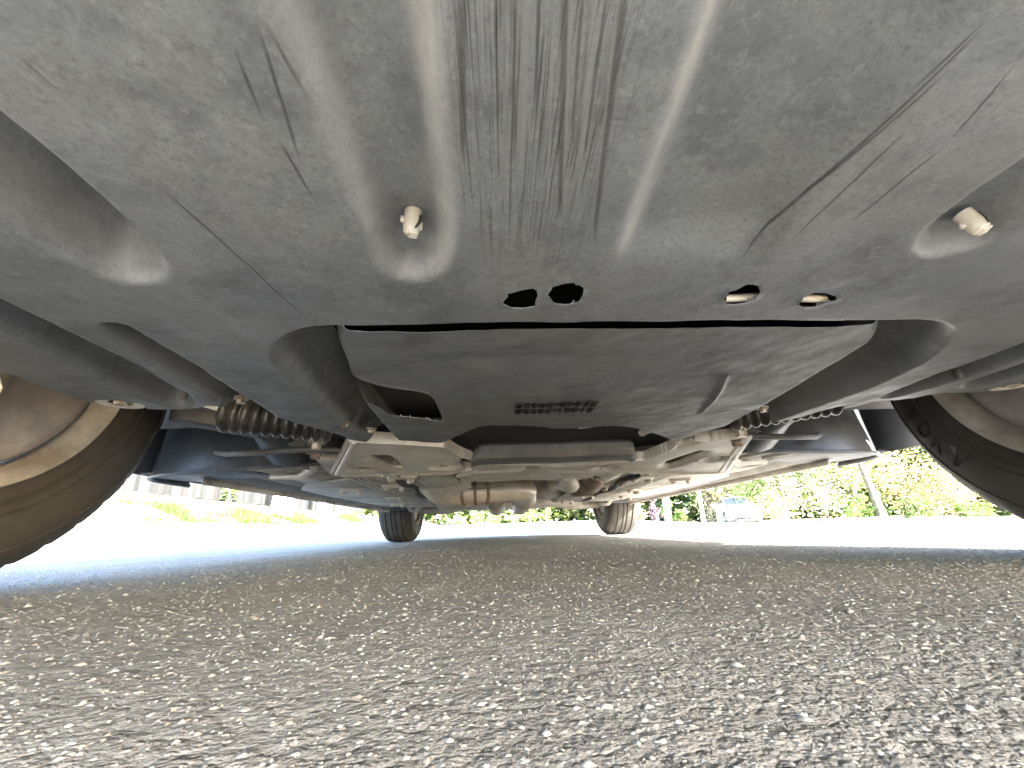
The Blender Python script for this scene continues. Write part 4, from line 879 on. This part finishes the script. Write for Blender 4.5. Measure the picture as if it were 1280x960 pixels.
B0 = np.stack([bx_, by_, gz(bx_, by_)], 1); sd_ = np.stack([np.cos(a), np.sin(a), 0*a], 1)*wv; tip = np.stack([r.normal(0, .04, n), r.normal(0, .04, n), hb], 1)
V = np.stack([B0-sd_, B0+sd_, B0+tip], 1).reshape(-1, 3)
tn = np.repeat(np.array([(.030, .085, .008), (.05, .11, .012), (.09, .12, .03)])[r.choice(3, n, p=[.5, .35, .15])], 3, 0)
tag(mesh_np('grass', V, np.arange(3*n).reshape(n, 3), M['leaf'], tint=tn), 'strip of bright green grass on the bank below the fence', 'grass', kind='stuff')
M['board'] = mat('weathered_board', (.024, .026, .028), .85, var=.5, vscale=3, bump=.6, bscale=40, col2=(.017, .014, .010), c2scale=1.6, stretch=(1, 1, .15))
n_, l_ = NT(M['board']); oi = n_.new('ShaderNodeObjectInfo'); hv = n_.new('ShaderNodeHueSaturation'); mr_ = n_.new('ShaderNodeMapRange'); mr_.inputs[3].default_value = .45; mr_.inputs[4].default_value = 1.5
bs_ = n_['Principled BSDF']; src_ = bs_.inputs['Base Color'].links[0].from_socket; l_.new(oi.outputs['Random'], mr_.inputs[0]); l_.new(mr_.outputs[0], hv.inputs['Value']); l_.new(src_, hv.inputs['Color']); l_.new(hv.outputs[0], bs_.inputs['Base Color'])
fence = empty('wooden_fence', (-8.1, 14, float(gz(-8.1, 14)))); tag(fence, 'weathered grey vertical board fence along the top of the grass bank', 'fence')
bb = MB().box((0, 0, .93), (.022, .138, 1.86), None, .004).build('board', M['board'], fence, smooth=False)
first = True; rr = np.random.default_rng(12)
for k, y in enumerate(np.arange(6.0, 26.5, .146)):
    o = bb if first else bb.copy()
    if not first: COL.objects.link(o); o.parent = fence
    first = False
    zg = float(gz(-8.1, y)); o.location = (rr.normal(0, .006), y-14, zg-float(gz(-8.1, 14))+.03+rr.normal(0, .015)); o.rotation_euler = (rr.normal(0, .006), 0, rr.normal(0, .03))
for z in (.35, 1.0, 1.6): MB().box((-.035, 2.25, z), (.045, 20.6, .09)).build('rail', M['board'], fence, smooth=False)
for y in np.arange(6.2, 26.5, 2.4): MB().box((-.10, y-14, .95), (.09, .09, 1.9)).build('post', M['board'], fence, smooth=False)
tree('pale_tree', 'thick sun-bleached pale tree trunk standing before the board fence', (-6.45, 13.4, 0), 8.5, .25, 2.4, 2600, .11, GREEN, 31, 'pale trees by the fence', bark='pale_bark', crown_lo=.45)
tree('pale_tree', 'slimmer pale tree trunk farther along the board fence', (-6.9, 17.4, 0), 7.5, .15, 1.9, 2200, .11, GREEN, 32, 'pale trees by the fence', (.15, .1), bark='pale_bark', crown_lo=.45)
for (x, y, s, lab) in ((-5.9, 11.9, .10, 'larger grey stone at the foot of the pale trunk'), (-5.75, 12.5, .08, 'smaller grey stone to the right of the pale trunk foot')):
    bm = bmesh.new(); bmesh.ops.create_icosphere(bm, subdivisions=3, radius=1)
    for v in bm.verts: v.co *= 1+.25*math.sin(v.co.x*3.1+x*7)*math.cos(v.co.y*2.7+v.co.z*2); v.co.x *= s*1.3; v.co.y *= s*1.6; v.co.z = max(v.co.z*s*.7, -s*.3)
    me = bpy.data.meshes.new('stone'); bm.to_mesh(me); bm.free(); me.materials.append(M['engine'])
    o = link(bpy.data.objects.new('stone', me)); o.location = (x, y, float(gz(x, y))+s*.25); tag(o, lab, 'stone', 'stones on the verge')
shrub('climbing_plant', 'thin yellow green climber growing up the board fence', (-7.85, 13.1, 0), (.16, .28, .75), 420, .06, LIME, 41, cat='plant')
shrub('verge_plant', 'small yellow green weed at the far end of the fence', (-6.2, 19.6, 0), (.3, .4, .22), 300, .06, LIME, 42, cat='plant')
rl = np.random.default_rng(5); P = np.stack([rl.normal(-6.2, .18, 500), rl.normal(11.2, .7, 500), np.zeros(500)], 1); P[:, 2] = gz(P[:, 0], P[:, 1])+rl.uniform(.02, .06, 500)
V, F = leaf_quads(P, .06, rl, .15); tag(mesh_np('leaf_litter', V, F, M['leaf'], tint=np.repeat(np.array([(.10, .07, .04), (.16, .11, .06)])[rl.integers(0, 2, 500)], 4, 0)), 'patch of brown dead leaves at the edge of the road', 'leaves', kind='stuff')

# right side: hedge bank, trees, parked car, poles
X22 = lambda u: 10.45+(u-902)*.0392
G1 = 'shrubs across the road'
shrub('shrub', 'straw coloured bush left of the grey gate pillar', (X22(815), 24, 0), (.55, .5, .55), 700, .07, TAN, 51, G1)
shrub('shrub', 'narrow lime green bush right of the grey gate pillar', (X22(846), 23, 0), (.30, .35, .62), 600, .06, LIME, 52, G1)
shrub('shrub', 'rounded lime green bush left of the pale utility pole', (X22(863), 23.4, 0), (.45, .45, .36), 600, .06, LIME, 53, G1)
shrub('shrub', 'small mauve bush behind the two lime green bushes', (X22(853), 25.5, 0), (.4, .35, .62), 320, .07, MAUVE, 54, G1)
SH = [(905, 27, 1.5, 1.9, TAN, 'straw and green bush rising behind the white car'), (940, 25.5, 1.3, 1.5, GREEN, 'dark green bush just right of the white car'), (968, 24.5, 1.2, 1.0, TAN, 'low dry straw coloured bush behind the low rail'),
      (985, 26, 1.5, 2.1, BLOSSOM, 'white flowering bush with straw coloured undergrowth at its foot'), (1035, 25, 1.5, 2.3, BLOSSOM, 'tall white speckled flowering bush left of the round green bush'), (1080, 23.2, .95, .75, LIME, 'round vivid green bush beside the leaning tree trunk'),
      (1150, 23.5, 1.0, .7, GREEN, 'low green bush right of the leaning tree trunk'), (1145, 26, 2.0, 2.4, YELLOW, 'broad golden yellow flowering bush above the leaning trunk'), (1205, 24.5, 1.8, 1.9, YELLOW, 'golden bush beside the front tyre at the right'), (1225, 23, .9, .5, LIME, 'low lime green bush nearest the right front tyre')]
for q, (u, y, w, hz, pal, lab) in enumerate(SH):
    shrub('shrub', lab, (X22(u)*y/22, y, 0), (w, w*.8, hz), int(900+900*w*hz*.55), .075, pal, 60+q, G1)
for q, (u, lab) in enumerate(((1110, 'pale low flowering plant at the foot of the leaning trunk'), (1140, 'middle one of three pale low plants edging the road'), (1172, 'pale low plant farthest right along the road edge'))):
    shrub('edging_plant', lab, (X22(u), 21.6, 0), (.62, .35, .17), 420, .05, ([(.45, .44, .30), (.20, .26, .06), (.6, .58, .5)], [.45, .3, .25]), 80+q, 'pale plants edging the road', 'plant')
for q, (u, lab) in enumerate(((572, 'leftmost small green bush seen between the rear wheels'), (597, 'second small green bush from the left rear wheel'), (618, 'yellowish bush seen just below the exhaust'), (641, 'fourth small bush from the left rear wheel'), (662, 'fifth small bush, right of the exhaust'), (684, 'rightmost small bush seen between the rear wheels'))):
    shrub('small_bush', lab, (.47+(u-640)*.0433, 25+.4*(q % 2), 0), (.45, .4, .30+.06*(q % 3)), 380, .06, LIME if q % 3 else TAN, 90+q, 'bushes beyond the rear of the car')
G2 = 'trees behind the hedge bank'
tree('leaning_tree', 'pale leaning tree trunk between the green bushes across the road', (X22(1119), 22.6, 0), 9, .20, 2.6, 4200, .12, YELLOW, 101, G2, (-.9, .3), bark='grey_bark', crown_lo=.32)
TR = [(890, 30, GREEN, 'green leafy tree behind the pale utility pole'), (935, 32, TAN, 'straw coloured tree behind the white car roof'), (985, 31, GREEN, 'green tree behind the white flowering bush'), (1035, 33, BLOSSOM, 'white blossoming tree behind the tall speckled bush'),
      (1075, 30, GREEN, 'green tree behind the round vivid bush'), (1170, 31, YELLOW, 'golden tree behind the broad golden bush'), (1240, 30, GREEN, 'green tree hidden mostly behind the right front tyre')]
for q, (u, y, pal, lab) in enumerate(TR):
    tree('woodland_tree', lab, (X22(u)*y/22, y, 0), 10+q % 3, .16, 3.0, 5200, .14, pal, 110+q, G2, (.2*(q % 3-1), 0), crown_lo=.12)
r = np.random.default_rng(77); n = 26000; ang = r.uniform(math.radians(-34), math.radians(56), n); dd = r.uniform(42, 52, n)
P = np.stack([np.sin(ang)*dd, np.cos(ang)*dd, np.zeros(n)], 1); P[:, 2] = gz(P[:, 0], P[:, 1])+r.uniform(0, 1, n)**.8*(7+2.5*vnoise(ang*22, ang*0, 6))
V, F = leaf_quads(P, .42, r); tag(mesh_np('woodland', V, F, M['leaf'], tint=np.repeat(np.array([(.05, .09, .02), (.09, .12, .03), (.16, .15, .06)])[r.choice(3, n, p=[.45, .35, .2])]*r.uniform(.7, 1.3, (n, 1)), 4, 0)), 'far belt of green woodland closing the view behind everything', 'woodland', kind='stuff')
# poles, sign, pillar, rail
M['pole'] = mat('pale_pole', (.55, .54, .51), .8, var=.15, vscale=6)
M['white_paint'] = mat('white_paint', (.80, .80, .78), .4, var=.05)
M['pillar'] = mat('grey_render', (.34, .32, .31), .85, var=.2, vscale=8)
zz = float(gz(9.6, 22)); t = empty('utility_pole', (9.6, 22, zz)); tag(t, 'pale utility pole left of the distant white car', 'pole')
MB().tube([(0, 0, -.2), (0, 0, 4), (-.05, 0, 8)], [.085, .075, .06], 14).build('shaft', M['pole'], t); MB().box((0, 0, 7.4), (1.6, .1, .1), None, .01).build('crossarm', M['bark'], t)
MB().lathe([(.0005, .62), (.10, .61), (.105, .0), (.12, -.02), (.12, -.2)], (0, 0, 0), 'z', 16).build('base', M['pole'], t)
zz = float(gz(10.3, 22)); t = empty('round_sign', (10.3, 22, zz)); tag(t, 'small round white sign on a thin post beside the white car', 'sign')
MB().tube([(0, 0, -.1), (0, 0, .95)], .018, 8).build('post', M['pillar'], t); MB().lathe([(.0005, -.012), (.13, -.012), (.135, 0), (.13, .012), (.0005, .012)], (0, -.03, .85), 'y', 28).build('disc', M['white_paint'], t)
zz = float(gz(7.9, 22)); t = empty('gate_pillar', (7.9, 22, zz)); tag(t, 'grey rendered gate pillar with a darker cap', 'pillar')
MB().box((0, 0, .58), (.26, .26, 1.3), None, .01).build('shaft', M['pillar'], t); MB().box((0, 0, 1.27), (.40, .40, .10), None, .02).build('cap', M['engine'], t)
t = empty('low_rail', (15.5, 21.9, float(gz(15.5, 21.9)))); tag(t, 'thin pale rail running low along the far road edge', 'rail')
MB().tube([(-3.2, 0, .32), (0, 0, .30), (3.3, 0, .29)], .022, 8).build('bar', M['pole'], t)
for x in (-3.1, -1.5, 0.1, 1.7, 3.2): MB().box((x, 0, .12), (.06, .06, .40), None, .005).build('post', M['pole'], t)

# distant white car, nose towards us
wc = empty('white_car', (12.45, 23.6, float(gz(12.4, 24)))); wc.rotation_euler = (0, 0, -.30)
tag(wc, 'distant white car parked facing us across the sunlit road', 'car')
M['car_white'] = mat('white_car_paint', (.80, .80, .80), .25, var=.03)
S = np.array([.93, .98, 1.06])
V = []; F = []
for s in (-1, 1):
    Q = PR.copy(); Q[..., 0] *= s; Q = Q.reshape(-1, 3); keep = np.ones(len(Q), bool)
    for cyy in (AX_F, AX_R):
        d = np.hypot(Q[:, 1]-cyy, Q[:, 2]-R_W-.01); side_ = np.abs(Q[:, 0]) > .6; on = side_ & (np.abs(d-.385) < .018); f_ = (.385/np.maximum(d, 1e-6))[on]
        Q[on, 1] = cyy+(Q[on, 1]-cyy)*f_; Q[on, 2] = R_W+.01+(Q[on, 2]-R_W-.01)*f_; keep &= ~(side_ & (d < .385) & ~on)
    I = np.arange(nb*mb_).reshape(nb, mb_); f4 = np.stack([I[:-1, :-1], I[1:, :-1], I[1:, 1:], I[:-1, 1:]], -1).reshape(-1, 4); f4 = f4[keep[f4].all(1)]
    F.append(f4+len(V)*len(Q)); V.append(Q)
mesh_np('body', np.vstack(V)*S, np.vstack(F), M['car_white'], wc, smooth=True)
for y, nm in ((-.47, 'front_bumper'), (4.38, 'rear_bumper')):
    q = half_profile(y, 6); poly = [(x*S[0], y*S[1], z*S[2]) for x, z in q]+[(-x*S[0], y*S[1], z*S[2]) for x, z in reversed(q[:-1])]
    MB().add(poly, [list(range(len(poly)))]).build(nm, M['car_white'], wc)
m_ = MB()
def ws2(u, v):
    y = 1.14+.58*u; q = half_profile(y, 12); w = -1+2*v; p = q[int(round(48-12*abs(w)))]
    return (p[0]*(1 if w > 0 else -1)*.97*S[0], y*S[1]-.01, p[1]*S[2]+.012)
m_.grid(ws2, 12, 24); m_.build('windscreen', M['glass'], wc)
for s in (-1, 1):
    MB().grid(lambda u, v: ((half_profile(1.4+2*u, 12)[int(round(26+8*v))][0]+.008)*s*S[0], (1.4+2*u)*S[1], half_profile(1.4+2*u, 12)[int(round(26+8*v))][1]*S[2]), 14, 8).build('side_window', M['glass'], wc)
    MB().grid(lambda u, v: ((half_profile(-.43+.25*u, 12)[int(round(16+6*v))][0]+.010)*s*S[0], (-.45+.25*u)*S[1], half_profile(-.43+.25*u, 12)[int(round(16+6*v))][1]*S[2]), 8, 6).build('headlight', M['lamp'], wc)
    MB().box((.80*s, 1.45, 1.10), (.16, .10, .13), None, .03).build('mirror', M['car_white'], wc)
MB().box((0, -.475, .60), (.62, .03, .10), None, .01).build('grille', M['black_plastic'], wc); MB().box((0, -.475, .42), (.80, .03, .12), None, .02).build('lower_intake', M['black_plastic'], wc); MB().box((0, -.495, .52), (.40, .012, .09), None, .004).build('number_plate', M['white_paint'], wc)
MB().grid(lambda u, v: ((-.76+1.52*u), -.40+.16*(2*u-1)**2+.0*v, .20+.16*v), 14, 3).build('lower_bumper', M['black_plastic'], wc)
for x, y in ((-.75, AX_F), (.75, AX_F), (-.75, AX_R), (.75, AX_R)):
    w = empty('wheel', (x, y*S[1], .335), wc); sgn = 1 if x > 0 else -1
    MB().lathe([(.22, -.10), (.28, -.11), (.325, -.09), (.335, -.06), (.335, .06), (.325, .09), (.28, .11), (.22, .10), (.22, -.10)], (0, 0, 0), 'x', 40).build('tyre', M['rubber'], w)
    MB().lathe([(.0005, .09*sgn), (.06, .095*sgn), (.09, .07*sgn), (.19, .08*sgn), (.225, .10*sgn)], (0, 0, 0), 'x', 32).build('rim', M['rim'], w)
